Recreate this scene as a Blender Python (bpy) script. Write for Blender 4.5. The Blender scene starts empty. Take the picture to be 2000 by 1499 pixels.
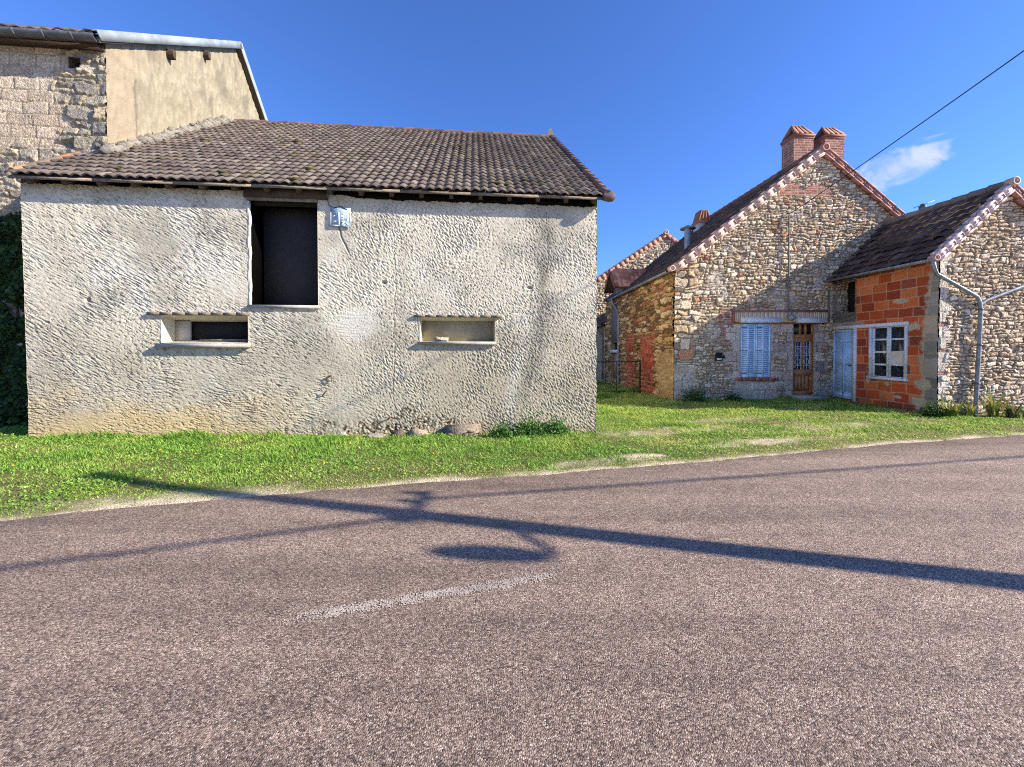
import bpy, math, random
import numpy as np
from mathutils import Vector, Matrix
random.seed(7)
RNG = np.random.default_rng(11)
sc = bpy.context.scene
COL = sc.collection
R = math.radians

# ------------------------------------------------------------------ noise
def _hash(ix, iy, seed):
    h = (ix.astype(np.int64) * 374761393 + iy.astype(np.int64) * 668265263 + seed * 974634541) & 0xffffffff
    h = ((h ^ (h >> 13)) * 1274126177) & 0xffffffff
    return (h ^ (h >> 16)) & 0xffffffff
def noise(x, y, seed=0):
    x = np.asarray(x, float); y = np.asarray(y, float)
    x0 = np.floor(x); y0 = np.floor(y); fx = x - x0; fy = y - y0
    u = fx*fx*fx*(fx*(fx*6-15)+10); v = fy*fy*fy*(fy*(fy*6-15)+10)
    def g(dx, dy):
        a = _hash(x0+dx, y0+dy, seed) * (2*math.pi/4294967296.0)
        return np.cos(a)*(fx-dx) + np.sin(a)*(fy-dy)
    n0 = g(0,0)*(1-u) + g(1,0)*u; n1 = g(0,1)*(1-u) + g(1,1)*u
    return (n0*(1-v) + n1*v) * 1.5
def fbm(x, y, seed=0, o=4):
    s = 0; a = 1.0; t = 0
    for i in range(o):
        s = s + a*noise(x*2**i, y*2**i, seed+i*17); t += a; a *= .5
    return s/t*1.4
def sstep(a, b, x):
    t = np.clip((x-a)/(b-a), 0, 1); return t*t*(3-2*t)
def segdist(x, y, pts):
    d = np.full(np.shape(x), 1e9)
    for (ax, ay), (bx, by) in zip(pts[:-1], pts[1:]):
        vx, vy = bx-ax, by-ay
        t = np.clip(((x-ax)*vx+(y-ay)*vy)/(vx*vx+vy*vy), 0, 1)
        d = np.minimum(d, np.hypot(x-ax-t*vx, y-ay-t*vy))
    return d
def mixc(a, b, t):
    t = np.asarray(t)[..., None]; return np.asarray(a)*(1-t) + np.asarray(b)*t

# ------------------------------------------------------------------ frames
class Frame:
    def __init__(s, ox, oy, deg):
        s.ox, s.oy, s.a = ox, oy, R(deg); s.c, s.s = math.cos(s.a), math.sin(s.a)
    def w(s, x, y, z=0): return (s.ox + x*s.c - y*s.s, s.oy + x*s.s + y*s.c, z)
BARN = Frame(-8.448, 6.936, 5.44); TALL = Frame(-8.131, 8.1, 5.5)
HOUSE = Frame(5.206, 12.85, 2.06); ANNEX = Frame(10.56, 9.9, 2.06); REAR = Frame(9.55, 25.0, 2.06)

# ------------------------------------------------------------------ mesh builder
class MB:
    def __init__(s): s.V = []; s.F = []; s.C = []; s.n = 0
    def add(s, V, F, col=(1,1,1)):
        V = np.asarray(V, float).reshape(-1, 3)
        col = np.asarray(col, float)
        if col.ndim == 1: col = np.tile(col, (len(V), 1))
        F = np.asarray(F, int)
        s.V.append(V); s.F.append(F + s.n); s.C.append(col); s.n += len(V)
        return s
    def box(s, x0, x1, y0, y1, z0, z1, col=(1,1,1)):
        V = [(x,y,z) for z in (z0,z1) for y in (y0,y1) for x in (x0,x1)]
        F = [(0,2,3,1),(4,5,7,6),(0,1,5,4),(2,6,7,3),(0,4,6,2),(1,3,7,5)]
        return s.add(V, F, col)
    def hexa(s, P, col=(1,1,1)):       # 8 points: bottom ring 4, top ring 4
        return s.add(P, [(3,2,1,0),(4,5,6,7),(0,1,5,4),(1,2,6,5),(2,3,7,6),(3,0,4,7)], col)
    def obox(s, c, u, v, w, hu, hv, hw, col=(1,1,1)):
        c, u, v, w = map(lambda q: np.asarray(q, float), (c,u,v,w))
        P = [c + a*hu*u + b*hv*v + d*hw*w for d in (-1,1) for (a,b) in ((-1,-1),(1,-1),(1,1),(-1,1))]
        return s.hexa(P, col)
    def quad(s, a, b, c, d, col=(1,1,1)): return s.add([a,b,c,d], [(0,1,2,3)], col)
    def poly(s, pts, col=(1,1,1)): return s.add(pts, [tuple(range(len(pts)))], col)
    def prism(s, pts, axis, a0, a1, col=(1,1,1)):   # pts 2D, extruded along axis ('x': pts=(y,z); 'y': pts=(x,z); 'z': pts=(x,y))
        f = {'x': lambda p,t:(t,p[0],p[1]), 'y': lambda p,t:(p[0],t,p[1]), 'z': lambda p,t:(p[0],p[1],t)}[axis]
        n = len(pts); V = [f(p,a0) for p in pts] + [f(p,a1) for p in pts]
        s.add(V, [(i,(i+1)%n,n+(i+1)%n,n+i) for i in range(n)], col)
        s.add(V[:n], [tuple(range(n))[::-1]], col); s.add(V[n:], [tuple(range(n))], col)
        return s
    def tube(s, pts, r, seg=8, col=(1,1,1), cap=True):
        pts = [Vector(p) for p in pts]; n = len(pts)
        rs = r if isinstance(r, (list, tuple)) else [r]*n
        V = []; up = Vector((0,0,1))
        for i, p in enumerate(pts):
            t = (pts[min(i+1,n-1)] - pts[max(i-1,0)]).normalized()
            a = t.cross(up)
            if a.length < .05: a = t.cross(Vector((1,0,0)))
            a.normalize(); b = t.cross(a)
            for k in range(seg):
                q = 2*math.pi*k/seg
                V.append(p + a*math.cos(q)*rs[i] + b*math.sin(q)*rs[i])
        F = [(i*seg+k, i*seg+(k+1)%seg, (i+1)*seg+(k+1)%seg, (i+1)*seg+k) for i in range(n-1) for k in range(seg)]
        s.add(V, F, col)
        if cap:
            s.add(V[:seg], [tuple(range(seg))[::-1]], col); s.add(V[-seg:], [tuple(range(seg))], col)
        return s
    def lathe(s, c, prof, seg=16, col=(1,1,1), axis='z', sx=1, sy=1):
        V = []
        for r, h in prof:
            for k in range(seg):
                q = 2*math.pi*k/seg; a, b = r*math.cos(q)*sx, r*math.sin(q)*sy
                V.append((c[0]+a, c[1]+b, c[2]+h) if axis == 'z' else (c[0]+a, c[1]+h, c[2]+b))
        n = len(prof)
        F = [(i*seg+k, i*seg+(k+1)%seg, (i+1)*seg+(k+1)%seg, (i+1)*seg+k) for i in range(n-1) for k in range(seg)]
        return s.add(V, F, col)
    def build(s, name, mat, parent=None, smooth=False, frame=None, loc=None):
        V = np.concatenate(s.V); C = np.concatenate(s.C)
        me = bpy.data.meshes.new(name)
        idx = []; tot = []
        for F in s.F:
            if F.size == 0: continue
            idx.append(F.ravel()); tot.append(np.full(F.shape[0], F.shape[1]))
        idx = np.concatenate(idx).astype(np.int32); tot = np.concatenate(tot).astype(np.int32)
        used, inv = np.unique(idx, return_inverse=True)
        V = V[used]; C = C[used]; idx = inv.astype(np.int32).ravel()
        me.vertices.add(len(V)); me.vertices.foreach_set('co', V.astype(np.float32).ravel())
        me.loops.add(len(idx)); me.loops.foreach_set('vertex_index', idx)
        me.polygons.add(len(tot))
        st = np.concatenate([[0], np.cumsum(tot)[:-1]]).astype(np.int32)
        me.polygons.foreach_set('loop_start', st); me.polygons.foreach_set('loop_total', tot)
        if smooth: me.polygons.foreach_set('use_smooth', np.ones(len(tot), bool))
        me.update(calc_edges=True)
        at = me.attributes.new('Col', 'FLOAT_COLOR', 'POINT')
        at.data.foreach_set('color', np.concatenate([np.clip(C, 0, 1), np.ones((len(C),1))], 1).astype(np.float32).ravel())
        if mat: me.materials.append(mat)
        me.validate()
        o = bpy.data.objects.new(name, me); COL.objects.link(o)
        if parent: o.parent = parent
        if frame:
            o.rotation_euler = (0,0,frame.a); o.location = frame.w(*(loc or (0,0,0)))
        elif loc: o.location = loc
        return o

def tag(o, label=None, cat=None, group=None, kind=None):
    if label: o['label'] = label
    if cat: o['category'] = cat
    if group: o['group'] = group
    if kind: o['kind'] = kind
    return o
def thing(name, label, cat, frame, loc=(0,0,0), group=None):
    o = bpy.data.objects.new(name, None); COL.objects.link(o)
    o.empty_display_size = .2
    o.location = frame.w(*loc); o.rotation_euler = (0,0,frame.a)
    return tag(o, label, cat, group)
W0 = Frame(0, 0, 0)

# ------------------------------------------------------------------ materials
def newmat(name):
    m = bpy.data.materials.new(name); m.use_nodes = True
    nt = m.node_tree; bs = nt.nodes['Principled BSDF']
    return m, nt, bs
def nd(nt, t, **kw):
    n = nt.nodes.new(t)
    for k, v in kw.items():
        if k in n.inputs: n.inputs[k].default_value = v
        else: setattr(n, k, v)
    return n
def surf(name, base=None, rough=.9, var=.25, scale=30, var2=.2, scale2=3, bump=.3, bscale=80, dist=.01, metal=0, spec=.3, sub=None):
    """procedural surface: base colour (or the mesh's own per-stone colour), two scales of mottling, fine bump"""
    m, nt, bs = newmat(name); L = nt.links
    tc = nd(nt, 'ShaderNodeTexCoord')
    n1 = nd(nt, 'ShaderNodeTexNoise', Scale=scale, Detail=5.0, Roughness=.65); L.new(tc.outputs['Object'], n1.inputs['Vector'])
    n2 = nd(nt, 'ShaderNodeTexNoise', Scale=scale2, Detail=4.0); L.new(tc.outputs['Object'], n2.inputs['Vector'])
    r1 = nd(nt, 'ShaderNodeMapRange'); L.new(n1.outputs['Fac'], r1.inputs['Value'])
    r1.inputs['From Min'].default_value = .3; r1.inputs['From Max'].default_value = .7
    r1.inputs['To Min'].default_value = 1-var; r1.inputs['To Max'].default_value = 1+var
    r2 = nd(nt, 'ShaderNodeMapRange'); L.new(n2.outputs['Fac'], r2.inputs['Value'])
    r2.inputs['From Min'].default_value = .3; r2.inputs['From Max'].default_value = .7
    r2.inputs['To Min'].default_value = 1-var2; r2.inputs['To Max'].default_value = 1+var2
    mu = nd(nt, 'ShaderNodeMath', operation='MULTIPLY'); L.new(r1.outputs[0], mu.inputs[0]); L.new(r2.outputs[0], mu.inputs[1])
    vm = nd(nt, 'ShaderNodeVectorMath', operation='SCALE'); L.new(mu.outputs[0], vm.inputs['Scale'])
    if base is None:
        at = nd(nt, 'ShaderNodeAttribute', attribute_name='Col'); L.new(at.outputs['Color'], vm.inputs[0])
    else:
        vm.inputs[0].default_value = base[:3]
    L.new(vm.outputs[0], bs.inputs['Base Color'])
    bs.inputs['Roughness'].default_value = rough; bs.inputs['Metallic'].default_value = metal
    bs.inputs['Specular IOR Level'].default_value = spec
    if bump:
        n3 = nd(nt, 'ShaderNodeTexNoise', Scale=bscale, Detail=4.0); L.new(tc.outputs['Object'], n3.inputs['Vector'])
        b = nd(nt, 'ShaderNodeBump', Strength=bump, Distance=dist); L.new(n3.outputs['Fac'], b.inputs['Height']); L.new(b.outputs[0], bs.inputs['Normal'])
    return m
M = {}
M['plaster'] = surf('rough_render', var=.26, scale=48, var2=.08, scale2=1.3, bump=.6, bscale=140, dist=.01, spec=.15)
M['stone'] = surf('rubble_stone', var=.55, scale=26, var2=.1, scale2=1.1, bump=.9, bscale=40, dist=.03, spec=.15)
M['brick'] = surf('fired_brick', var=.22, scale=35, var2=.12, scale2=1.5, bump=.4, bscale=90, dist=.008, spec=.2)
M['cream'] = surf('cream_render', var=.1, scale=40, var2=.1, scale2=1.0, bump=.6, bscale=50, dist=.02, spec=.15)
M['tile'] = surf('roof_tile', var=.3, scale=28, var2=.15, scale2=1.2, bump=.4, bscale=70, dist=.008, rough=.85, spec=.25)
M['terracotta'] = surf('terracotta_tile', var=.25, scale=25, var2=.2, scale2=2.5, bump=.3, bscale=60, dist=.006, rough=.75, spec=.3)
M['darkwood'] = surf('weathered_dark_wood', (.07,.05,.037), var=.4, scale=14, bump=.4, bscale=40, dist=.01)
M['greywood'] = surf('weathered_grey_wood', (.2,.165,.13), var=.35, scale=14, bump=.4, bscale=40, dist=.01)
M['brownwood'] = surf('varnished_brown_wood', (.42,.19,.075), var=.25, scale=12, var2=.2, bump=.15, bscale=30, dist=.005, rough=.55, spec=.4)
M['bluepaint'] = surf('flaking_blue_paint', (.36,.57,.85), var=.2, scale=22, var2=.15, bump=.4, bscale=50, dist=.006, rough=.7)
M['palepaint'] = surf('pale_blue_grey_paint', (.66,.72,.8), var=.25, scale=25, var2=.15, bump=.4, bscale=50, dist=.006, rough=.7)
M['shutter'] = surf('blue_shutter_paint', (.52,.70,.90), var=.1, scale=18, var2=.1, bump=.2, bscale=50, dist=.004, rough=.6)
M['dark'] = surf('dark_board', (.026,.0255,.025), var=.15, scale=10, var2=.15, scale2=1.5, bump=.1, rough=.95, spec=.05)
M['panel'] = surf('charcoal_panel', (.055,.053,.052), var=.1, scale=10, var2=.15, scale2=1.5, bump=.1, rough=.95, spec=.05)
M['shade_lining'] = surf('black_shade_lining', (.003,.003,.003), var=.2, bump=.1, rough=1, spec=.0)  # near-black, so sunlit faces in the loft opening look shaded
M['board'] = surf('beige_board', (.33,.28,.17), var=.15, scale=12, var2=.2, scale2=2, bump=.2, bscale=30)
M['zinc'] = surf('weathered_zinc', (.24,.262,.285), var=.3, scale=12, var2=.3, scale2=3.5, bump=.1, rough=.5, metal=.35, spec=.4)
M['zincdark'] = surf('dark_zinc', (.12,.13,.14), var=.25, scale=10, var2=.2, bump=.1, rough=.5, metal=.3)
M['whitemetal'] = surf('pale_metal_flashing', (.23,.27,.295), var=.12, scale=9, var2=.2, bump=.08, rough=.75, metal=0)
M['iron'] = surf('dark_iron', (.03,.028,.027), var=.3, scale=30, bump=.2, rough=.7)
M['rust'] = surf('rusty_iron', (.16,.075,.04), var=.4, scale=60, bump=.4, bscale=150, rough=.9)
M['whitepaint'] = surf('white_paint', (.75,.75,.72), var=.1, scale=20, bump=.15, rough=.6)
M['concrete'] = surf('grey_concrete', (.36,.34,.31), var=.2, scale=30, bump=.4, bscale=60)
M['mortar'] = surf('lumpy_mortar', var=.3, scale=30, bump=.8, bscale=25, dist=.03)
M['cable'] = surf('black_cable', (.015,.015,.017), var=.1, bump=0, rough=.6)
M['blueplate'] = surf('blue_enamel', (.33,.42,.50), var=.3, scale=16, var2=.2, scale2=6, bump=.15, rough=.35, spec=.5)
M['platewhite'] = surf('worn_white_lettering', (.62,.7,.76), var=.15, scale=30, bump=0, rough=.5)
M['paper'] = surf('curled_paper', (.62,.6,.55), var=.08, bump=.15, bscale=15, dist=.02)
def glassmat(name, c, rough=.08):
    m, nt, bs = newmat(name); bs.inputs['Base Color'].default_value = (*c, 1)
    bs.inputs['Roughness'].default_value = rough; bs.inputs['Specular IOR Level'].default_value = .6
    tc = nd(nt, 'ShaderNodeTexCoord'); n = nd(nt, 'ShaderNodeTexNoise', Scale=3.0); nt.links.new(tc.outputs['Object'], n.inputs['Vector'])
    b = nd(nt, 'ShaderNodeBump', Strength=.06, Distance=.05); nt.links.new(n.outputs['Fac'], b.inputs['Height']); nt.links.new(b.outputs[0], bs.inputs['Normal'])
    return m
M['glass'] = glassmat('dusty_dark_glass', (.02,.022,.025)); M['blueglass'] = glassmat('blue_door_glass', (.03,.06,.16), .15)

# foliage: colour from the mesh, a little light passes through the blade
def foliage(name, trans=.35):
    m, nt, bs = newmat(name); L = nt.links
    at = nd(nt, 'ShaderNodeAttribute', attribute_name='Col')
    L.new(at.outputs['Color'], bs.inputs['Base Color']); bs.inputs['Roughness'].default_value = .6
    bs.inputs['Specular IOR Level'].default_value = .25
    tr = nd(nt, 'ShaderNodeBsdfTranslucent'); L.new(at.outputs['Color'], tr.inputs['Color'])
    mx = nd(nt, 'ShaderNodeMixShader', Fac=trans); L.new(bs.outputs[0], mx.inputs[1]); L.new(tr.outputs[0], mx.inputs[2])
    L.new(mx.outputs[0], nt.nodes['Material Output'].inputs['Surface'])
    return m
M['leaf'] = foliage('leaf_green')

def road_mat():
    m, nt, bs = newmat('red_brown_chippings'); L = nt.links
    tc = nd(nt, 'ShaderNodeTexCoord')
    v1 = nd(nt, 'ShaderNodeTexVoronoi', Scale=135.0); L.new(tc.outputs['Object'], v1.inputs['Vector'])
    sep = nd(nt, 'ShaderNodeSeparateColor'); L.new(v1.outputs['Color'], sep.inputs[0])
    cr = nd(nt, 'ShaderNodeValToRGB'); L.new(sep.outputs[0], cr.inputs[0])
    e = cr.color_ramp.elements
    e[0].position = 0; e[0].color = (.075,.056,.047,1); e[1].position = 1; e[1].color = (.66,.56,.46,1)
    for p, c in ((.25,(.185,.128,.1,1)),(.5,(.305,.217,.168,1)),(.75,(.40,.29,.23,1)),(.92,(.55,.415,.325,1))):
        q = e.new(p); q.color = c
    n2 = nd(nt, 'ShaderNodeTexNoise', Scale=95.0, Detail=6.0, Roughness=.7); L.new(tc.outputs['Object'], n2.inputs['Vector'])
    mp = nd(nt, 'ShaderNodeMapping'); mp.inputs['Rotation'].default_value = (0,0,R(-15)); mp.inputs['Scale'].default_value = (.14,1.5,1)
    L.new(tc.outputs['Object'], mp.inputs['Vector'])
    n3 = nd(nt, 'ShaderNodeTexNoise', Scale=.9, Detail=5.0, Roughness=.6); L.new(mp.outputs[0], n3.inputs['Vector'])
    n4 = nd(nt, 'ShaderNodeTexNoise', Scale=5.0, Detail=3.0); L.new(tc.outputs['Object'], n4.inputs['Vector'])
    def rng(n, a, b):
        r = nd(nt, 'ShaderNodeMapRange'); L.new(n.outputs['Fac'], r.inputs['Value'])
        r.inputs['From Min'].default_value = .3; r.inputs['From Max'].default_value = .7
        r.inputs['To Min'].default_value = a; r.inputs['To Max'].default_value = b; return r
    a = rng(n2, .7, 1.3); b = rng(n3, .60, 1.24); c = rng(n4, .88, 1.12)
    m1 = nd(nt, 'ShaderNodeMath', operation='MULTIPLY'); L.new(a.outputs[0], m1.inputs[0]); L.new(b.outputs[0], m1.inputs[1])
    m2 = nd(nt, 'ShaderNodeMath', operation='MULTIPLY'); L.new(m1.outputs[0], m2.inputs[0]); L.new(c.outputs[0], m2.inputs[1])
    vm = nd(nt, 'ShaderNodeVectorMath', operation='SCALE'); L.new(cr.outputs[0], vm.inputs[0]); L.new(m2.outputs[0], vm.inputs['Scale'])
    L.new(vm.outputs[0], bs.inputs['Base Color']); bs.inputs['Roughness'].default_value = .85; bs.inputs['Specular IOR Level'].default_value = .3
    ad = nd(nt, 'ShaderNodeMath', operation='ADD'); L.new(v1.outputs['Distance'], ad.inputs[0])
    ml = nd(nt, 'ShaderNodeMath', operation='MULTIPLY'); ml.inputs[1].default_value = -1.2; L.new(n2.outputs['Fac'], ml.inputs[0]); L.new(ml.outputs[0], ad.inputs[1])
    bp = nd(nt, 'ShaderNodeBump', Strength=1.0, Distance=.009, invert=True); L.new(ad.outputs[0], bp.inputs['Height']); L.new(bp.outputs[0], bs.inputs['Normal'])
    return m
M['road'] = road_mat()
M['ground'] = surf('earth', var=.55, scale=55, var2=.25, scale2=6, bump=1.0, bscale=60, dist=.03, spec=.1)
M['marking'] = surf('worn_road_paint', (.50,.43,.36), var=.45, scale=120, bump=.4, bscale=90, dist=.006)

# ------------------------------------------------------------------ masonry
def masonry(x, z, seed, ch, cw, joint, relief, rough, warp, pal, mortar, edge=.025, hole=0.0, wf=1.5, corner=.03):
    rng = np.random.default_rng(seed)
    xw = x + warp*fbm(x*wf, z*wf*1.3, seed, 3) + .45*warp*noise(x*4.3, z*5.1, seed+21); zw = z + warp*.8*fbm(x*wf+31, z*wf*1.3+7, seed+5, 3) + .4*warp*noise(x*4.1+9, z*4.7, seed+22)
    if rough > .004:
        xw = xw + .02*noise(x*14, z*14, seed+3); zw = zw + .014*noise(x*14, z*14, seed+4)
    b = [zw.min()-.3]
    while b[-1] < zw.max()+.3: b.append(b[-1] + rng.uniform(*ch))
    b = np.array(b); k = np.clip(np.searchsorted(b, zw, side='right')-1, 0, len(b)-2)
    pal = np.asarray(pal); t = np.zeros_like(x); scol = np.zeros(x.shape+(3,)); hs = np.zeros_like(x)
    x0, x1 = xw.min()-.5, xw.max()+.5
    for r in range(len(b)-1):
        mk = k == r
        if not mk.any(): continue
        e = [x0 - rng.uniform(0, cw[1])]
        while e[-1] < x1: e.append(e[-1] + rng.uniform(*cw))
        e = np.array(e); X = xw[mk]; Z = zw[mk]
        i = np.clip(np.searchsorted(e, X, side='right')-1, 0, len(e)-2)
        zt = np.full(X.shape, b[r+1]); zb = np.full(X.shape, b[r])
        ids = i.copy()
        if rough > .004:                      # some courses split in two thin stones
            sp = rng.random(len(e)) < .3; mid = (b[r]+b[r+1])/2
            s_ = sp[i] & (b[r+1]-b[r] > .1); up = s_ & (Z > mid)
            zb[up] = mid; zt[s_ & ~up] = mid; ids = i + up*len(e)
        dx = np.minimum(X-e[i], e[i+1]-X); dz = np.minimum(Z-zb, zt-Z)
        c = corner; d = np.minimum(dx, dz); cm = (dx < c) & (dz < c)
        d[cm] = c - np.hypot(c-dx[cm], c-dz[cm])
        cc = pal[rng.integers(0, len(pal), 2*len(e))] * rng.uniform(.8, 1.18, (2*len(e), 1))
        hh = rng.uniform(.55, 1, 2*len(e)); hh[rng.random(2*len(e)) < hole] = -.6
        tx, tz = rng.normal(0,.38,2*len(e))[ids], rng.normal(0,.3,2*len(e))[ids]      # every face leans its own way
        t[mk] = sstep(joint*.5, joint*.5+edge, d); scol[mk] = cc[ids]; hs[mk] = hh[ids] + (rough > .004)*(tx*(2*(X-e[i])/(e[i+1]-e[i])-1) + tz*(2*(Z-zb)/(zt-zb)-1))
    n = fbm(x*9, z*9, seed+9, 3)
    h = t*hs*relief + rough*n + .4*rough*noise(x*30, z*30, seed+10)
    col = mixc(np.tile(np.asarray(mortar, float), x.shape+(1,)), scol, sstep(.05, .6, t))
    return h, col, t
def lines(a, b, step, extra=()):
    n = max(2, int(round((b-a)/step))+1); L = np.linspace(a, b, n)
    for e in extra:
        if a < e < b: L[np.argmin(np.abs(L-e))] = e
    return L
def sheet(B, o, u, nrm, x0, x1, z0, z1, step, fn, openings=(), inside=None, depth=0, jamb=(.4,.36,.3), zstep=None):
    """displaced wall sheet: local (x,z) -> o + u*x + (0,0,1)*z + nrm*h"""
    o, u, nrm = (np.asarray(q, float) for q in (o,u,nrm))
    xs = lines(x0, x1, step, [q for w in openings for q in w[:2]]); zs = lines(z0, z1, zstep or step, [q for w in openings for q in w[2:4]])
    X, Z = np.meshgrid(xs, zs); h, col = fn(X, Z)[:2]
    for (a, b, c, d) in openings:          # calm the relief at the arrises
        dd = np.maximum(np.maximum(a-X, X-b), np.maximum(c-Z, Z-d)); h = h*np.clip(dd/.03+.15, .15, 1)
    P = o + u*X[...,None] + np.array((0,0,1.))*Z[...,None] + nrm*h[...,None]
    nx, nz = len(xs), len(zs)
    ii, jj = np.meshgrid(np.arange(nx-1), np.arange(nz-1)); q = (jj*nx+ii)
    flip = np.dot(np.cross(u, (0,0,1)), nrm) < 0
    F = np.stack([q, q+1, q+nx+1, q+nx], -1)
    if flip: F = F[..., ::-1]
    cx = (xs[:-1]+xs[1:])[None,:]/2 + 0*ii; cz = (zs[:-1]+zs[1:])[:,None]/2 + 0*ii
    keep = np.ones(ii.shape, bool)
    for (a, b, c, d) in openings: keep &= ~((cx>a)&(cx<b)&(cz>c)&(cz<d))
    if inside is not None: keep &= inside(cx, cz)
    B.add(P.reshape(-1,3), F[keep], col.reshape(-1,3))
    if depth:                              # reveals of the openings
        for (a, b, c, d) in openings:
            p = lambda x, z, y: o + u*x + np.array((0,0,z)) - nrm*y
            f = -.004
            B.quad(p(a,c,f), p(a,c,depth), p(a,d,depth), p(a,d,f), jamb); B.quad(p(b,c,f), p(b,d,f), p(b,d,depth), p(b,c,depth), jamb)
            B.quad(p(a,c,f), p(b,c,f), p(b,c,depth), p(a,c,depth), jamb); B.quad(p(a,d,f), p(a,d,depth), p(b,d,depth), p(b,d,f), jamb)
    return B

STONE = [(.70,.55,.37),(.76,.64,.47),(.62,.48,.33),(.73,.60,.44),(.56,.42,.27),(.80,.70,.55),(.54,.46,.36),(.70,.51,.29),(.65,.53,.39),(.46,.35,.23),(.75,.64,.50),(.56,.28,.16),(.72,.58,.39),(.4,.3,.2)]
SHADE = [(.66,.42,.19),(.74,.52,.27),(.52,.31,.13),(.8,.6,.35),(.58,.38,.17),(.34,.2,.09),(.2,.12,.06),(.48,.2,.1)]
HOLLOW = [(.50,.098,.030),(.43,.08,.027),(.55,.14,.046),(.34,.06,.026),(.48,.092,.03),(.53,.165,.065),(.24,.065,.036),(.4,.08,.035)]
BRICK = [(.36,.15,.105),(.30,.11,.08),(.42,.2,.15),(.26,.10,.075)]
def rubble(seed, pal=STONE, mortar=(.25,.18,.115), relief=.038, hole=.04, ch=(.06,.145), cw=(.08,.26)):
    def fn(x, z): return masonry(x, z, seed, ch, cw, .016, relief, .012, .085, pal, mortar, .02, hole, corner=.018)
    return fn
def bricks(seed, pal=BRICK, mortar=(.5,.43,.36), h=.075, w=.22, relief=.006, rough=.002, warp=.008):
    def fn(x, z): return masonry(x, z, seed, (h, h*1.02), (w*.95, w*1.05), .012, relief, rough, warp, pal, mortar, .008, 0, corner=.004)
    return fn

# ------------------------------------------------------------------ tiled roof slope
def tile_slope(B, o, u, s, L, S, tw, rows, amp, pal, seed, x0=None, lift=.03, moss=0, jit=1.0, x1=None, mosscol=(.10,.09,.03)):
    o, u, s = (np.asarray(q, float) for q in (o,u,s)); n = np.cross(u, s); n /= np.linalg.norm(n)
    if n[2] < 0: n = -n
    rng = np.random.default_rng(seed); rl = S/rows; nt = int(math.ceil(L/tw)); ns = 8
    pal = np.asarray(pal); t = np.linspace(0, 1, ns)
    prof = amp*(.5-.5*np.cos(2*np.pi*t))**.8
    for r in range(rows):
        for c in range(nt):
            a, b = c*tw, min((c+1)*tw, L)
            if x0 and (a+b)/2 < x0(r*rl): continue
            if x1 and (a+b)/2 > x1(r*rl): continue
            xa = a + (b-a)*t + rng.normal(0,.004)*jit
            s0 = r*rl + rng.normal(0,.009)*jit; s1 = (r+1)*rl + .03
            dn = rng.normal(0,.005)*jit; tl = rng.normal(0,.006)*jit
            hb = prof + lift + dn + tl*(t-.5); ht = prof*.92 + dn*.3
            P = np.concatenate([o + u*xa[:,None] + s*s0 + n*(hb-.028)[:,None], o + u*xa[:,None] + s*s0 + n*hb[:,None], o + u*xa[:,None] + s*s1 + n*ht[:,None]])
            F = [(i, i+1, ns+i+1, ns+i) for i in range(ns-1)] + [(ns+i, ns+i+1, 2*ns+i+1, 2*ns+i) for i in range(ns-1)]
            cc = pal[rng.integers(0, len(pal))]*rng.uniform(.75, 1.25)
            if moss and noise(a*1.3+seed, r*rl*1.1, 77) > .5 - .35*moss*math.exp(-r/5) and rng.random() < .5: cc = mixc(cc, mosscol, rng.uniform(.2,.7))
            B.add(P, F, cc)
    return B
def blob(B, c, r, n, seed, col, flat=.6):
    """a small lumpy cushion or stone"""
    rng = np.random.default_rng(seed); V = []; F = []; sg, rg = 12, 8
    for i in range(rg+1):
        th = math.pi*i/rg
        for k in range(sg):
            ph = 2*math.pi*k/sg; d = np.array((math.sin(th)*math.cos(ph), math.sin(th)*math.sin(ph), math.cos(th)))
            q = 1 + n*float(noise(d[0]*1.7+seed, d[1]*1.7+d[2]*2.3, seed)) + n*.5*float(noise(d[0]*4+seed, d[1]*4+d[2]*5, seed+1))
            V.append((c[0]+d[0]*r[0]*q, c[1]+d[1]*r[1]*q, c[2]+d[2]*r[2]*q))
    for i in range(rg):
        for k in range(sg): F.append((i*sg+k, (i+1)*sg+k, (i+1)*sg+(k+1)%sg, i*sg+(k+1)%sg))
    B.add(V, F, col)

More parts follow.
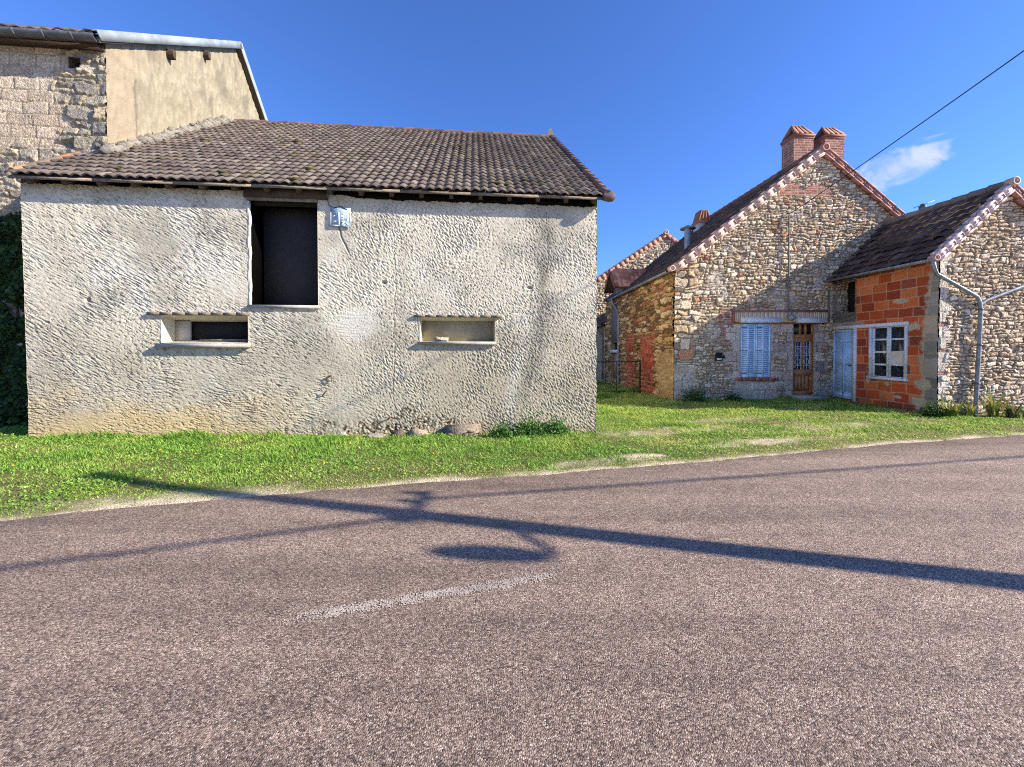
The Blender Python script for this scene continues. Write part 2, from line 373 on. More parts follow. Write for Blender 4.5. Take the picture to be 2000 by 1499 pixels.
# ------------------------------------------------------------------ the rendered barn
BW, BH = 10.165, 4.6          # facade width, wall height
YR, ZR = 5.365, 8.6           # ridge
EY, EZ = -.21, 4.555          # eave line (underside of the tiles)
barn = thing('rendered_barn', 'long barn of rough pale render with brown tiled roof and dark loft opening', 'barn', BARN)
DOOR = (3.69, 4.89, 2.44, 4.38); WL = (2.19, 3.66, 1.75, 2.24); WR = (6.73, 8.16, 1.78, 2.24)
def stroke(x, z, ang, lx, lz, seed):
    a = R(ang); u = x*math.cos(a) + z*math.sin(a); v = -x*math.sin(a) + z*math.cos(a)
    wv = .25*noise(u*2.1, v*2.1, seed+50)
    return noise(u/lx, (v+wv*.12)/lz, seed)
def render_fn(x, z):
    s1 = stroke(x, z, -31, .16, .018, 1); s2 = stroke(x, z, -9, .17, .018, 2); s3 = stroke(x, z, -52, .075, .021, 3); s4 = stroke(x, z, 32, .075, .02, 4)
    gs = stroke(x, z, -34, .11, .014, 14)*(1-sstep(4.2,6.5,x)) + stroke(x, z, -55, .055, .016, 15)*sstep(4.2,6.5,x)
    g = noise(x*38, z*38, 5); lo = fbm(x*.6, z*.6, 6, 3)
    w2 = sstep(2.2, .8, z + .9*lo)*sstep(7, 4, x); w3 = sstep(4.2, 6.5, x+lo*1.5); w4 = sstep(.1,.45, fbm(x*.8+9, z*.8, 8, 2))*.7
    s = s1*(1-w2) + s2*w2; s = s*(1-w3) + s3*w3; s = s*(1-w4) + s4*w4
    tone = .5 + .65*sstep(-.35,.4,fbm(x*1.0, z*1.2, 12, 4)) + .15*fbm(x*4,z*4,13,2)
    flat = sstep(.9,.55, np.hypot((x-5.55)/.62,(z-2.12)/.36)+.25*noise(x*3,z*3,16))       # a combed, smoother repair
    s = s*(1-flat) + flat*.5*stroke(x,z,-4,.3,.03,17); tone = tone*(1-.4*flat)
    h = .0085*np.tanh(1.9*s)*tone + .0035*g + .008*lo - .016*sstep(.28,.62,gs)*(.5+tone*.5)
    calm = sstep(.1, .5, noise(x*.9+3, z*1.3, 21)); h = h*(1-.45*calm)
    # colour of the lime render: chalky, greyer patches, ochre splash zone, soil stains
    c = np.tile(np.array((.61,.56,.445)), x.shape+(1,))
    c = mixc(c, (.42,.39,.315), .85*sstep(-.05,.45, fbm(x*.7+4, z*.9, 31, 4)))
    c = mixc(c, (.66,.63,.54), .6*sstep(.1,.5, fbm(x*.9-7, z*.8+2, 32, 3)))
    c = mixc(c, (.37,.32,.215), .75*sstep(5.4, 8.0, x)*sstep(2.3, .9, z+.6*lo)); c = mixc(c, (.43,.37,.265), .55*sstep(2.6,1.2,z+.5*lo))
    c = mixc(c, (.58,.43,.22), .9*sstep(1.05, .2, z+.35*fbm(x*.8,z*2,34))*sstep(5.4,2.6,x))
    c = mixc(c, (.5,.42,.28), .4*sstep(.7, .1, z)*sstep(4,6,x))
    c = mixc(c, (.33,.29,.2), .6*sstep(4.2, 4.5, z+.12*fbm(x*2,z*2,35)))
    # grey run-off band under the right eave, bending away downwards
    bx = 9.12 - .38*sstep(2.6, .3, z)
    c = mixc(c, (.56,.54,.46), .45*np.exp(-((x-bx+.3)/.12)**2)*sstep(.1,.5,z)*sstep(2.4,1.0,z))
    c = mixc(c, (.19,.175,.135), .95*np.exp(-((x-bx+.07*fbm(x*2,z*1.5,36))/.17)**2)*sstep(.2,1.2,z)*sstep(4.35,3.9,z)*(.6+.5*fbm(x*4,z*2,39)))
    c = mixc(c, (.36,.33,.27), .4*np.exp(-((x-6.42+.03*fbm(x*3,z*2,37))/.1)**2)*sstep(4.3,3.5,z))
    for (a0,b0,zt) in ((2.2,3.66,1.66),(6.72,8.18,1.72),(3.7,4.9,2.38)):      # run-off below the sills
        c = mixc(c, (.36,.335,.27), .6*sstep(a0-.08,a0+.05,x)*sstep(b0+.08,b0-.05,x)*sstep(zt+.02,zt-.02,z)*np.exp(np.minimum(z-zt,0)/.45)*sstep(-.4,.5,noise(x*9,z*.7,51)+.3*noise(x*23,z*1.5,52)))
    c = mixc(c, (.66,.63,.55), .5*flat)
    # crumbling foot of the wall
    foot = sstep(.03,.3, (.5+.25*fbm(x*1.6,1.3,40)) - z)*sstep(4.4,5.4,x)*sstep(8.2,7.3,x)*(.4+.9*sstep(-.2,.35,fbm(x*5,z*5,41)))
    foot2 = sstep(.0,.22, .2+.1*fbm(x*2,4.3,42) - z)*sstep(1,2,x)*.5
    foot = np.clip(np.maximum(foot, foot2), 0, 1)
    c = mixc(c, (.13,.085,.045), .95*foot*sstep(-.3,.3,noise(x*17,z*17,43)))
    h = h - .016*foot*sstep(-.3,.5,noise(x*17,z*19,44)) + .008*foot*noise(x*45,z*45,50)
    gr = np.clip(sstep(.15,.55,gs) + .6*sstep(-.1,-.6,s), 0, 1)*(.5+.5*sstep(-.3,.3,fbm(x*3,z*3,47)))      # darker in the trowel strokes
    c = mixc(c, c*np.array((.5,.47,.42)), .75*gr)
    # fine cracks
    for pts, w, dp in (([(5.27,3.9),(5.3,3.72),(5.38,3.56),(5.42,3.44)], .013, .02), ([(6.3,4.35),(6.25,3.6),(6.3,2.8),(6.24,2.1),(6.27,1.4),(6.22,.8),(6.3,.3)], .008, .012),
                       ([(5.07,2.5),(5.02,1.95),(5.05,1.5)], .007, .008), ([(9.15,4.3),(9.2,3.4),(9.1,2.9)], .008, .01), ([(5.42,3.46),(5.75,3.45)], .006, .006)):
        xx = x + .02*noise(x*6, z*6, 45); d = segdist(xx, z, pts)
        t = sstep(w*1.8, w*.5, d); k = .8 if w > .01 else .38; h = h - dp*k*t; c = mixc(c, (.2,.15,.11), k*t)
    # pock marks
    for px, pz, r in ((6.08,2.88,.055),(1.0,2.5,.06),(8.83,2.83,.05),(.35,2.1,.03)):
        d = np.hypot(x-px, (z-pz)*1.2)*(1+.4*noise(x*15,z*15,46)); t = sstep(r, r*.5, d); h = h-.04*t; c = mixc(c, (.3,.22,.14), .7*t)
    h = h + .05*np.exp(-x/.09)*0   # plain arris
    return h, c
B = MB()
PL = (.5,.46,.38)
lean = lambda z: -.045*np.clip(z,0,9)/4.6
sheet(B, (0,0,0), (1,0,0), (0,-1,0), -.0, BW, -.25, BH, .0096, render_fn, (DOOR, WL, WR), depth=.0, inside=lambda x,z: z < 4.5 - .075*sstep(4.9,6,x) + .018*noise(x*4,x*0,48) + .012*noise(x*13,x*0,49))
V = B.V[-1]; V[:,0] += np.where(V[:,0] < 2, (2-V[:,0])/2, 0)*(lean(V[:,2])*1.2+.03)       # the old left corner leans out a little
wob = .02*fbm(V[:,2]*3, V[:,2]*0+1, 71, 3); V[:,0] += wob*(np.exp(-V[:,0]/.1)+np.exp(-(BW-V[:,0])/.1))
B.C[-1][:] = B.C[-1]
# left splayed jambs / reveals, side walls, back
def side_fn(seed):
    def f(x, z): return .012*noise(x*12, z*20, seed) + .01*fbm(x*2,z*2,seed+1), mixc(np.tile(np.array((.52,.47,.38)), x.shape+(1,)), (.4,.36,.28), sstep(-.1,.5,fbm(x,z,seed+2)))
    return f
sheet(B, (BW,0,0), (0,1,0), (1,0,0), 0, 10.7, -.25, 8.6, .05, side_fn(60), inside=lambda x,z: z < np.where(x<YR, BH+(x)*.74, BH+(2*YR-x)*.74))
sheet(B, (0,0,0), (0,1,0), (-1,0,0), 0, 1.12, -.25, 5.35, .05, side_fn(63), inside=lambda x,z: z < BH+x*.7)
V = B.V[-1]; V[:,0] += (lean(V[:,2])*1.2+.03)
B.box(.1, BW, 10.6, 10.8, -.25, BH, PL)
# upright jambs of the loft opening (thin recess), splay of the left slit, reveal of the right slit
a,b,c,d = DOOR
def rev(a,b,c,d, dep, da=0, db=0, dc=0, dd=0, col=PL):
    f = -.006
    B.quad((a,f,c),(a+da,dep,c+dc),(a+da,dep,d-dd),(a,f,d),col); B.quad((b,f,c),(b,f,d),(b-db,dep,d-dd),(b-db,dep,c+dc),col)
    B.quad((a,f,c),(b,f,c),(b-db,dep,c+dc),(a+da,dep,c+dc),col); B.quad((a,f,d),(a+da,dep,d-dd),(b-db,dep,d-dd),(b,f,d),col)
rev(*DOOR, .07); rev(*WL, .3, .02, .1, .03, .06, (.6,.55,.42)); rev(*WR, .2, .02, .02, .01, .05, (.58,.53,.4))
for k in range(9):      # rounded, chipped left arris of the loft opening
    z0 = 2.5 + k*.2; blob(B, (3.69+.012*math.sin(k*2.1), .015, z0+.08), (.028,.026,.17), .2, 100+k, (.58,.54,.45))
wall = B.build('wall', M['plaster'], barn, smooth=True)

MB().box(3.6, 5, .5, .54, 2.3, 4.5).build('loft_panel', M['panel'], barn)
B = MB(); B.box(3.6,3.695,.072,.5,2.4,4.4); B.box(4.885,4.95,.072,.5,2.4,4.4); B.box(3.695,4.885,.072,.5,2.38,2.443); B.box(3.695,4.885,.072,.5,4.376,4.45); B.build('loft_shade_lining', M['shade_lining'], barn)  # added black faces: their colour stands in for shade inside the opening
MB().box(.1,BW-.05,.16,.2,4.3,4.62).build('eave_shade_board', M['dark'], barn)  # dark board put in for the shade of the gap under the eave
B = MB(); B.box(3.62, 5.06, -.035, .16, 4.38, 4.56); B.build('loft_lintel', M['darkwood'], barn)
B = MB(); B.box(3.66, 4.9, -.025, .02, 4.33, 4.379); B.build('loft_rail', M['greywood'], barn)
B = MB(); B.box(4.9, 5.1, -.03, .1, 4.40, 4.56, (.3,.26,.2)); B.build('beam_end', M['greywood'], barn)
B = MB(); B.box(3.665, 4.92, -.045, .16, 2.385, 2.438); B.build('loft_sill', M['concrete'], barn)
# left slit window
def rag(x0,x1,y0,y1,z0,z1,seed):       # slightly uneven timber
    rng = np.random.default_rng(seed); Bq = MB(); n = 9; xs = np.linspace(x0,x1,n)
    for i in range(n-1):
        j = rng.normal(0,.0009,4)
        Bq.hexa([(xs[i],y0+j[0],z0),(xs[i+1],y0+j[0],z0),(xs[i+1],y1,z0),(xs[i],y1,z0),(xs[i],y0+j[0],z1+j[2]),(xs[i+1],y0+j[0],z1+j[2]),(xs[i+1],y1,z1),(xs[i],y1,z1)])
    return Bq
rag(1.985, 3.69, -.052, .1, 2.243, 2.29, 1).build('window_lintel', M['greywood'], barn)
rag(6.63, 8.29, -.05, .1, 2.243, 2.282, 2).build('window_lintel', M['greywood'], barn)
w = MB().box(2.15, 3.70, -.10, .02, 1.665, 1.735).build('window_sill', M['concrete'], barn)
w = MB().box(6.72, 8.18, -.075, .02, 1.725, 1.778).build('window_sill', M['concrete'], barn)
B = MB(); B.box(2.2,2.47,.3,.36,1.74,2.2,(.5,.45,.36)); B.box(2.47,3.6,.3,.36,1.74,1.80,(.5,.45,.36)); B.box(2.2,3.6,.3,.36,2.155,2.22,(.42,.36,.28))
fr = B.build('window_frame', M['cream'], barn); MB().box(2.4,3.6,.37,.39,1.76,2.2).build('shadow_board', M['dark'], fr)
B = MB(); B.box(2.7,3.58,.2,.29,1.785,1.82); B.build('loose_plank', M['greywood'], barn)
MB().box(6.7,8.2,.2,.23,1.75,2.25).build('window_board', M['board'], barn)
# roof
B = MB(); sx = (1,0,0); SL = math.hypot(YR-EY, ZR-EZ); sv = np.array((0, YR-EY, ZR-EZ))/SL
TP = [(.13,.10,.082),(.15,.118,.098),(.115,.09,.076),(.16,.128,.106),(.14,.117,.101),(.18,.148,.122),(.13,.108,.093)]
X0 = -.03
tile_slope(B, (X0,EY,EZ), sx, sv, BW+.13-X0, SL, .168, 25, .036, TP, 5, x0=lambda s: 0 if s < 1.6 else .44, moss=.14, lift=.038, jit=.6)
rng = np.random.default_rng(3)
for k in range(13):      # cushions of moss
    x = rng.uniform(.6, 9.8); s = abs(rng.normal(.0, 1.3)) + .12
    p = np.array((x,EY,EZ)) + sv*s; g = rng.uniform(.03,.075)
    blob(B, (p[0], p[1]-.01, p[2]+.05), (g*1.5,g,g*.5), .5, 200+k, rng.uniform(.7,1.2)*np.array((.10,.085,.025)))
roof = B.build('roof', M['tile'], barn)
B = MB(); nn = np.cross((1,0,0), sv); nn /= np.linalg.norm(nn)
p0 = np.array((0,EY+.03,EZ-.012)); e = .02
for (xa, xb, s0, s1) in ((X0, BW+.1, 0, 1.3), (.44, BW+.1, 1.3, SL)):
    q = lambda x, s, k: p0 + np.array((x,0,0)) + sv*s + nn*k
    B.hexa([q(xa,s0,-e),q(xb,s0,-e),q(xb,s1,-e),q(xa,s1,-e),q(xa,s0,0),q(xb,s0,0),q(xb,s1,0),q(xa,s1,0)], (.09,.065,.045))
# far slope
B.hexa([(.44,YR,ZR-.06),(BW+.1,YR,ZR-.06),(BW+.1,10.95,4.4),(.44,10.95,4.4),(.44,YR,ZR),(BW+.1,YR,ZR),(BW+.1,10.95,4.46),(.44,10.95,4.46)], (.1,.075,.055))
B.build('roof_boarding', M['darkwood'], roof)
B = MB()
n = 31
for k in range(n):
    x = .5 + (BW-.4)/n*k; x1 = x + (BW-.4)/n*.985; dz = RNG.normal(0,.006)
    B.tube([(x,YR,ZR+.0+dz),(x1,YR,ZR+.012+dz)], [.075,.088], 10, mixc(np.array((.13,.1,.085)), np.array((.27,.13,.08)), RNG.random())*RNG.uniform(.7,1.1))
B.build('ridge_tile', M['terracotta'], roof)
# right verge: overlapping half-round rake tiles, big end piece and a pointed finial at the ridge
B = MB(); n = 22; vx = BW+.13
for k in range(n):
    a = sv*(SL*k/n); b_ = sv*(SL*(k+1)/n); c = mixc(np.array((.13,.1,.085)), np.array((.32,.16,.1)), RNG.random())*RNG.uniform(.7,1.1)
    P = np.array((vx,EY,EZ+.03))
    B.tube([tuple(P+a+nn*.035), tuple(P+b_+nn*.015)], [.07,.058], 10, c)
    B.obox(P+(a+b_)/2+np.array((.05,0,0))-nn*.05, (1,0,0), sv, nn, .012, SL/n*.5, .075, c*.8)
P = np.array((vx-.02,EY-.02,EZ+.0))
B.tube([tuple(P+np.array((-.06,-.0,-.02))), tuple(P+np.array((.03,.0,-.02))), tuple(P+np.array((.1,.01,.0))), tuple(P+np.array((.135,.02,.005)))], [.065,.085,.095,.08], 14, (.11,.08,.07))
B.build('verge_tile', M['terracotta'], roof)
MB().prism([(BW-.02,ZR+.06),(BW+.2,ZR+.06),(BW+.13,ZR+.3),(BW+.07,ZR+.3)], 'y', YR-.04, YR+.06, (.28,.2,.14)).build('ridge_finial', M['terracotta'], roof)
# left verge: a few orange replacement tiles
B = MB()
for k in range(6):
    p = np.array((X0+.02+.0*k,EY,EZ)) + sv*(.12+.24*k) + nn*.07; q = p + sv*.25 + nn*.015
    B.tube([tuple(p-nn*.05),tuple(q-nn*.05)], [.06,.05], 10, [(.30,.17,.09),(.16,.11,.08),(.15,.11,.085),(.15,.11,.08),(.36,.15,.07),(.17,.12,.09)][k])
B.build('verge_tile', M['terracotta'], roof)
# eave boards and rafters
rag(X0+.02, BW+.1, EY+.005, EY+.04, EZ-.055, EZ-.012, 9).build('eave_board', M['greywood'], roof)
for k in range(19):
    x = .25 + k*.545
    q = lambda s, zz: (x, EY+.05+s*sv[1], EZ-.02+s*sv[2]-zz)
    B = MB(); B.obox(np.array(q(.22,.06)), (1,0,0), sv, nn, .035, .22, .05); B.build('rafter', M['darkwood'], roof)
# cement fillet where the roof runs against the tall gable
B = MB(); rng = np.random.default_rng(8)
for k in range(46):
    s = 1.68 + k*.106; p = np.array((.48,EY,EZ)) + sv*s + nn*.08
    g = rng.uniform(.06,.1); cc = mixc(np.array((.25,.22,.18)), np.array((.17,.16,.145)), rng.random())
    blob(B, (p[0]+rng.normal(-.02,.02), p[1], p[2]+.0), (g*1.6, .13, g*rng.uniform(.8,1.35)), .7, 300+k, cc)
B.build('cement_fillet', M['mortar'], barn, smooth=True)

# things fixed to or standing at the barn
pl = thing('enamel_plate', 'square blue plate with worn white marks, on the render beside the loft opening', 'sign', BARN, (5.313,-.012,4.063))
MB().box(-.182,.182,-.028,-.016,-.172,.172).build('plate', M['blueplate'], pl)
B = MB()
def dash(a, b, w=.011):
    a, b = np.array(a), np.array(b); t = (b-a)/np.linalg.norm(b-a); m = (a+b)/2
    B.obox((m[0],-.030,m[1]), (t[0],0,t[1]), (0,1,0), (-t[1],0,t[0]), np.linalg.norm(b-a)/2, .0015, w)
dash((-.035,.09),(-.03,-.165),.012); dash((-.17,-.15),(-.03,-.155),.008); dash((-.175,.09),(-.178,-.15),.006); dash((.165,.08),(.172,-.1),.006)
for x in (.02,.09): dash((x,.06),(x-.005,-.05),.008)
dash((.02,.055),(.07,.05),.008); dash((.015,.0),(.06,.0),.008); dash((.1,.05),(.13,.0),.008); dash((.13,.0),(.1,-.05),.008)
dash((.0,-.085),(.07,-.085),.009); dash((.07,-.085),(.0,-.145),.009); dash((.0,-.145),(.075,-.145),.009); dash((.09,-.09),(.13,-.14),.008); dash((-.15,.0),(-.1,.03),.006); dash((-.14,-.08),(-.08,-.075),.006)
B.build('lettering', M['platewhite'], pl)
B = MB(); B.tube([(-.245,.0,.49),(-.24,-.02,.33),(-.2,-.03,.2),(-.1,-.035,.17),(.0,-.03,.2),(.06,-.03,.165),(.12,-.03,.15)], .007, 6); B.build('cable', M['cable'], pl)
B = MB(); B.tube([(.0+.05*math.cos(t),-.035,.05*math.sin(t)) for t in np.linspace(0,2*math.pi,18)], .009, 6, cap=False)
B.tube([(0.02,.01,.05),(0.02,-.05,.05)], .012, 6); tag(B.build('tethering_ring', M['rust'], None, frame=BARN, loc=(5.09,0,1.09)), 'rusty iron ring hanging on the lower render of the barn', 'ring')
B = MB(); B.tube([(-.05,.02,-.06),(-.02,-.03,-.02),(.05,-.05,.05)], .011, 6); tag(B.build('iron_hook', M['rust'], None, frame=BARN, loc=(5.0,-.01,.82)), 'small bent iron hook sticking out of the render below the rusty ring', 'hook')
B = MB(); B.tube([(-.03,.02,-.03),(.04,-.05,.03)], .014, 6); tag(B.build('iron_peg', M['rust'], None, frame=BARN, loc=(6.15,-.01,.33)), 'short rusty peg low in the wall near the stained foot of the barn', 'peg')
B = MB(); blob(B, (0,0,.03), (.12,.07,.045), .55, 17, (.5,.44,.33)); blob(B, (.09,-.01,.035), (.06,.05,.04), .5, 18, (.55,.48,.36)); blob(B, (-.06,-.02,.05), (.05,.04,.035), .5, 19, (.45,.38,.28))
tag(B.build('broken_stone', M['stone'], None, smooth=True, frame=BARN, loc=(7.12,.05,1.785)), 'lump of broken stone lying in the boarded slit window of the barn', 'stone')
B = MB(); fn = rubble(77, mortar=(.3,.22,.13)); n = 14
B.hexa([(-.32,-.2,-.2),(.32,-.2,-.2),(.32,.1,-.2),(-.32,.1,-.2),(-.31,-.15,.22),(.32,-.13,.25),(.32,.1,.25),(-.31,.1,.23)], (.25,.2,.145))
for k in range(7): blob(B, (RNG.uniform(-.27,.28),-.172+.03*RNG.random(),RNG.uniform(-.15,.2)), (RNG.uniform(.03,.08),.03,RNG.uniform(.02,.05)), .5, 400+k, np.array((.25,.2,.145))*RNG.uniform(.6,1.3))
tag(B.build('stone_block', M['stone'], None, frame=BARN, loc=(7.53,-.02,-.05)), 'squat mossy stone block built out from the foot of the barn wall', 'stone block')
for (x, y, r, s, lab) in ((6.72,-.12,(.2,.12,.1),31,'rough pale stone at the barn foot, left of the stone block'), (5.95,-.22,(.2,.1,.05),32,'flat grey stone half sunk in the grass under the stained barn wall'), (5.35,-.1,(.08,.07,.06),33,'small white stone against the crumbling barn foot, farthest left of the loose stones'), (6.35,-.12,(.12,.09,.09),34,'dark jagged stone in the weeds between flat stone and pale stone')):
    B = MB(); blob(B, (0,0,.02), r, .45, s, {31:(.36,.29,.2),32:(.3,.26,.2),33:(.5,.46,.39),34:(.13,.1,.075)}[s])
    tag(B.build('loose_stone', M['stone'], None, frame=BARN, loc=(x,y,.02)), lab, 'stone', 'loose stones along the barn foot')

# ------------------------------------------------------------------ the tall building behind on the left
tall = thing('tall_barn', 'tall block and cream render building rising behind the left end of the barn', 'building', TALL)
B = MB(); blk = bricks(91, [(.46,.37,.265),(.50,.41,.30),(.42,.34,.255),(.48,.38,.285),(.54,.44,.33)], (.30,.24,.165), h=.232, w=.46, relief=.014, rough=.0039, warp=.03)
rb = rubble(92, [(.3,.27,.22),(.24,.22,.19),(.36,.32,.25),(.4,.33,.22),(.2,.185,.165)], (.38,.31,.2), relief=.05, ch=(.16,.3), cw=(.2,.5))
def tall_front(x, z):
    h1, c1, _ = blk(x, z); h2, c2, _ = rb(x, z)
    w = sstep(-.95, -.6, x + .35*fbm(x*1.5, z*2.2, 93, 3)); w = np.maximum(w, sstep(5.75,5.45,z+.2*fbm(x*2,z,94))*.8)
    h = h1*(1-w)+h2*w + .008*fbm(x*3,z*3,95,3); c = mixc(c1, c2, w)
    c = mixc(c, (.56,.48,.36), .5*sstep(.1,.5,fbm(x*1.3,z*1.7,96))*(1-.6*w))
    return h, c
HOLE = (-.68,-.46,7.22,7.44)
sheet(B, (0,0,0), (1,0,0), (0,-1,0), -4.5, .012, -.2, 7.9, .018, tall_front, (HOLE,), depth=.4, jamb=(.12,.1,.08))
B.box(-.4,-.015,.05,.4,-.2,7.86,(.3,.25,.18))
B.quad((-.8,.39,7.1),(-.41,.39,7.1),(-.41,.39,7.6),(-.8,.39,7.6),(.03,.025,.02))
B.box(-4.5,-4.4,.1,11,-.2,7.8,(.45,.38,.3)); B.box(-4.5,0,11,11.2,-.2,6.5,(.45,.38,.3))
B.build('block_wall', M['stone'], tall, smooth=True)
RY, RZ = 4.45, 11.03          # ridge of the tall building
def gable_fn(x, z):
    st = noise(x*9, z*3.2, 101) + .6*noise(x*20, z*8, 102)
    h = .014*np.tanh(st*1.5) + .006*noise(x*35,z*35,103) + .02*fbm(x,z,104,2)
    c = np.tile(np.array((.265,.228,.16)), x.shape+(1,))
    c = mixc(c, (.31,.275,.205), sstep(-.1,.4,st)); c = mixc(c, (.16,.137,.105), .7*sstep(.0,.5,fbm(x*2.2, z*.9, 105,4))*sstep(6,9,z))
    c = mixc(c, (.30,.245,.175), .7*sstep(.75,.55,x))
    d = segdist(x+.03*noise(x*5,z*5,106), z, [(.72,7.5),(.74,6.7),(.72,6.2),(.8,5.95)]); t = sstep(.035,.01,d); h = h-.03*t; c = mixc(c,(.15,.11,.08),.85*t)
    c = mixc(c, (.42,.12,.05), sstep(.14,.1,np.hypot(x-.92,(z-5.93)*1.3)+.03*noise(x*9,z*9,107)))
    return h, c
B = MB(); RS = (RZ-7.85)/RY
sheet(B, (0,0,0), (0,1,0), (1,0,0), -.01, 11, -.2, 11.1, .035, gable_fn, inside=lambda x,z: (z < 7.86+RS*x) & (z < RZ-.98*(x-RY)))
B.build('gable_wall', M['cream'], tall, smooth=True)
B = MB(); q = [(-.3,7.66),(RY,RZ+.08),(11.3,RZ+.08-.98*6.85),(11.3,RZ-.08-.98*6.85),(RY,RZ-.06),(-.3,7.55)]
B.prism(q, 'x', -4.5, .14, (.1,.08,.065)); rf = B.build('roof', M['tile'], tall)
B = MB(); ss = np.array((0,RY+.32,RZ+.1-7.68)); SS = np.linalg.norm(ss)
tile_slope(B, (-4.5,-.32,7.7), (1,0,0), ss/SS, 4.55, SS, .24, 17, .03, TP, 15); B.build('roof_covering', M['tile'], rf)
B = MB()        # pale folded sheet along the verge
def fold(p, q_, w=.27):
    (ya, za), (yb, zb) = p, q_; t = np.array((0,yb-ya,zb-za)); l = np.linalg.norm(t); t /= l; nrm = np.array((0,-t[2],t[1])); nrm = nrm if nrm[2] > 0 else -nrm
    m = np.array((.16,(ya+yb)/2,(za+zb)/2)); B.obox(m-nrm*(w/2-.09), (1,0,0), t, nrm, .012, l/2, w/2); B.obox(m+nrm*.09+np.array((-.11,0,0)), (1,0,0), t, nrm, .12, l/2, .008)
fold((-.33,7.66),(RY+.03,RZ+.06), .17); fold((RY-.03,RZ+.08),(9.5,RZ+.08-.98*5.05), .17); B.build('verge_flashing', M['whitemetal'], tall)
for y in (1.66, 2.96): MB().prism([(y-.055,7.86+RS*y-.36),(y+.045,7.86+RS*y-.40),(y+.05,7.86+RS*y-.2),(y-.05,7.86+RS*y-.2)], 'x', -.1, .15).build('purlin_end', M['darkwood'], tall)
B = MB(); pr = [(-.30-.1*math.cos(t), 7.66-.1*math.sin(t)) for t in np.linspace(0,math.pi,9)] + [(-.30+.09*math.cos(t), 7.66-.085*math.sin(t)) for t in np.linspace(0,math.pi,9)]
B.prism(pr, 'x', -4.5, .1); gt = B.build('gutter', M['zincdark'], tall)
for k in range(9): MB().prism([(-.3-.115*math.cos(t), 7.655-.115*math.sin(t)) for t in np.linspace(0,math.pi,9)], 'x', -4.3+k*.5, -4.27+k*.5).build('gutter_bracket', M['zincdark'], gt)
MB().box(-4.5,0,-.22,-.02,7.57,7.6).build('soffit', M['darkwood'], tall)

def leaves(B, n, pos, size, cols, nrm=None, seed=0, spread=1.0, aspect=.75):
    rng = np.random.default_rng(seed); P = pos(rng, n); m = len(P)
    a = rng.normal(0,1,(m,3))*spread
    if nrm is not None: a = a + np.asarray(nrm)
    a /= np.linalg.norm(a,axis=1)[:,None]
    t = np.cross(a, rng.normal(0,1,(m,3))); t /= np.linalg.norm(t,axis=1)[:,None]; b = np.cross(a, t)
    s = (size*rng.uniform(.6,1.4,m))[:,None]
    V = np.stack([P-t*s*.5, P+b*s*aspect*.5+a*s*.08, P+t*s*.6, P-b*s*aspect*.5+a*s*.08], 1).reshape(-1,3)
    F = np.arange(m*4).reshape(m,4); c = np.asarray(cols)[rng.integers(0,len(cols),m)]*rng.uniform(.65,1.3,(m,1))
    B.add(V, F, np.repeat(c,4,axis=0))
B = MB()
def ivypos(rng, n):
    x = rng.uniform(-2.6,-.02,n); z = 4.25*rng.random(n)**.9; k = noise(x*1.6,z*1.4,55)+.25*noise(x*5,z*5,56) > (-.6+.75*sstep(3.3,4.5,z)); x, z = x[k], z[k]
    return np.stack([x, -.05-.2*rng.random(len(x))*(.6+noise(x*2,z*2,57)), z],1)
leaves(B, 17000, ivypos, .09, [(.05,.10,.025),(.035,.08,.02),(.08,.13,.03),(.03,.06,.022)], (0,-1,.3), 5, .7)
for k in range(10): B.tube([(-2.4+.25*k+.05*math.sin(k),-.04,-.1),(-2.4+.25*k+.1*math.sin(k*2),-.04,1.5),(-2.3+.23*k,-.04,3.4)], .018, 5, (.1,.07,.045))
tag(B.build('ivy', M['leaf'], None, frame=TALL), 'dark ivy climbing the block wall at the left end of the barn', 'ivy')
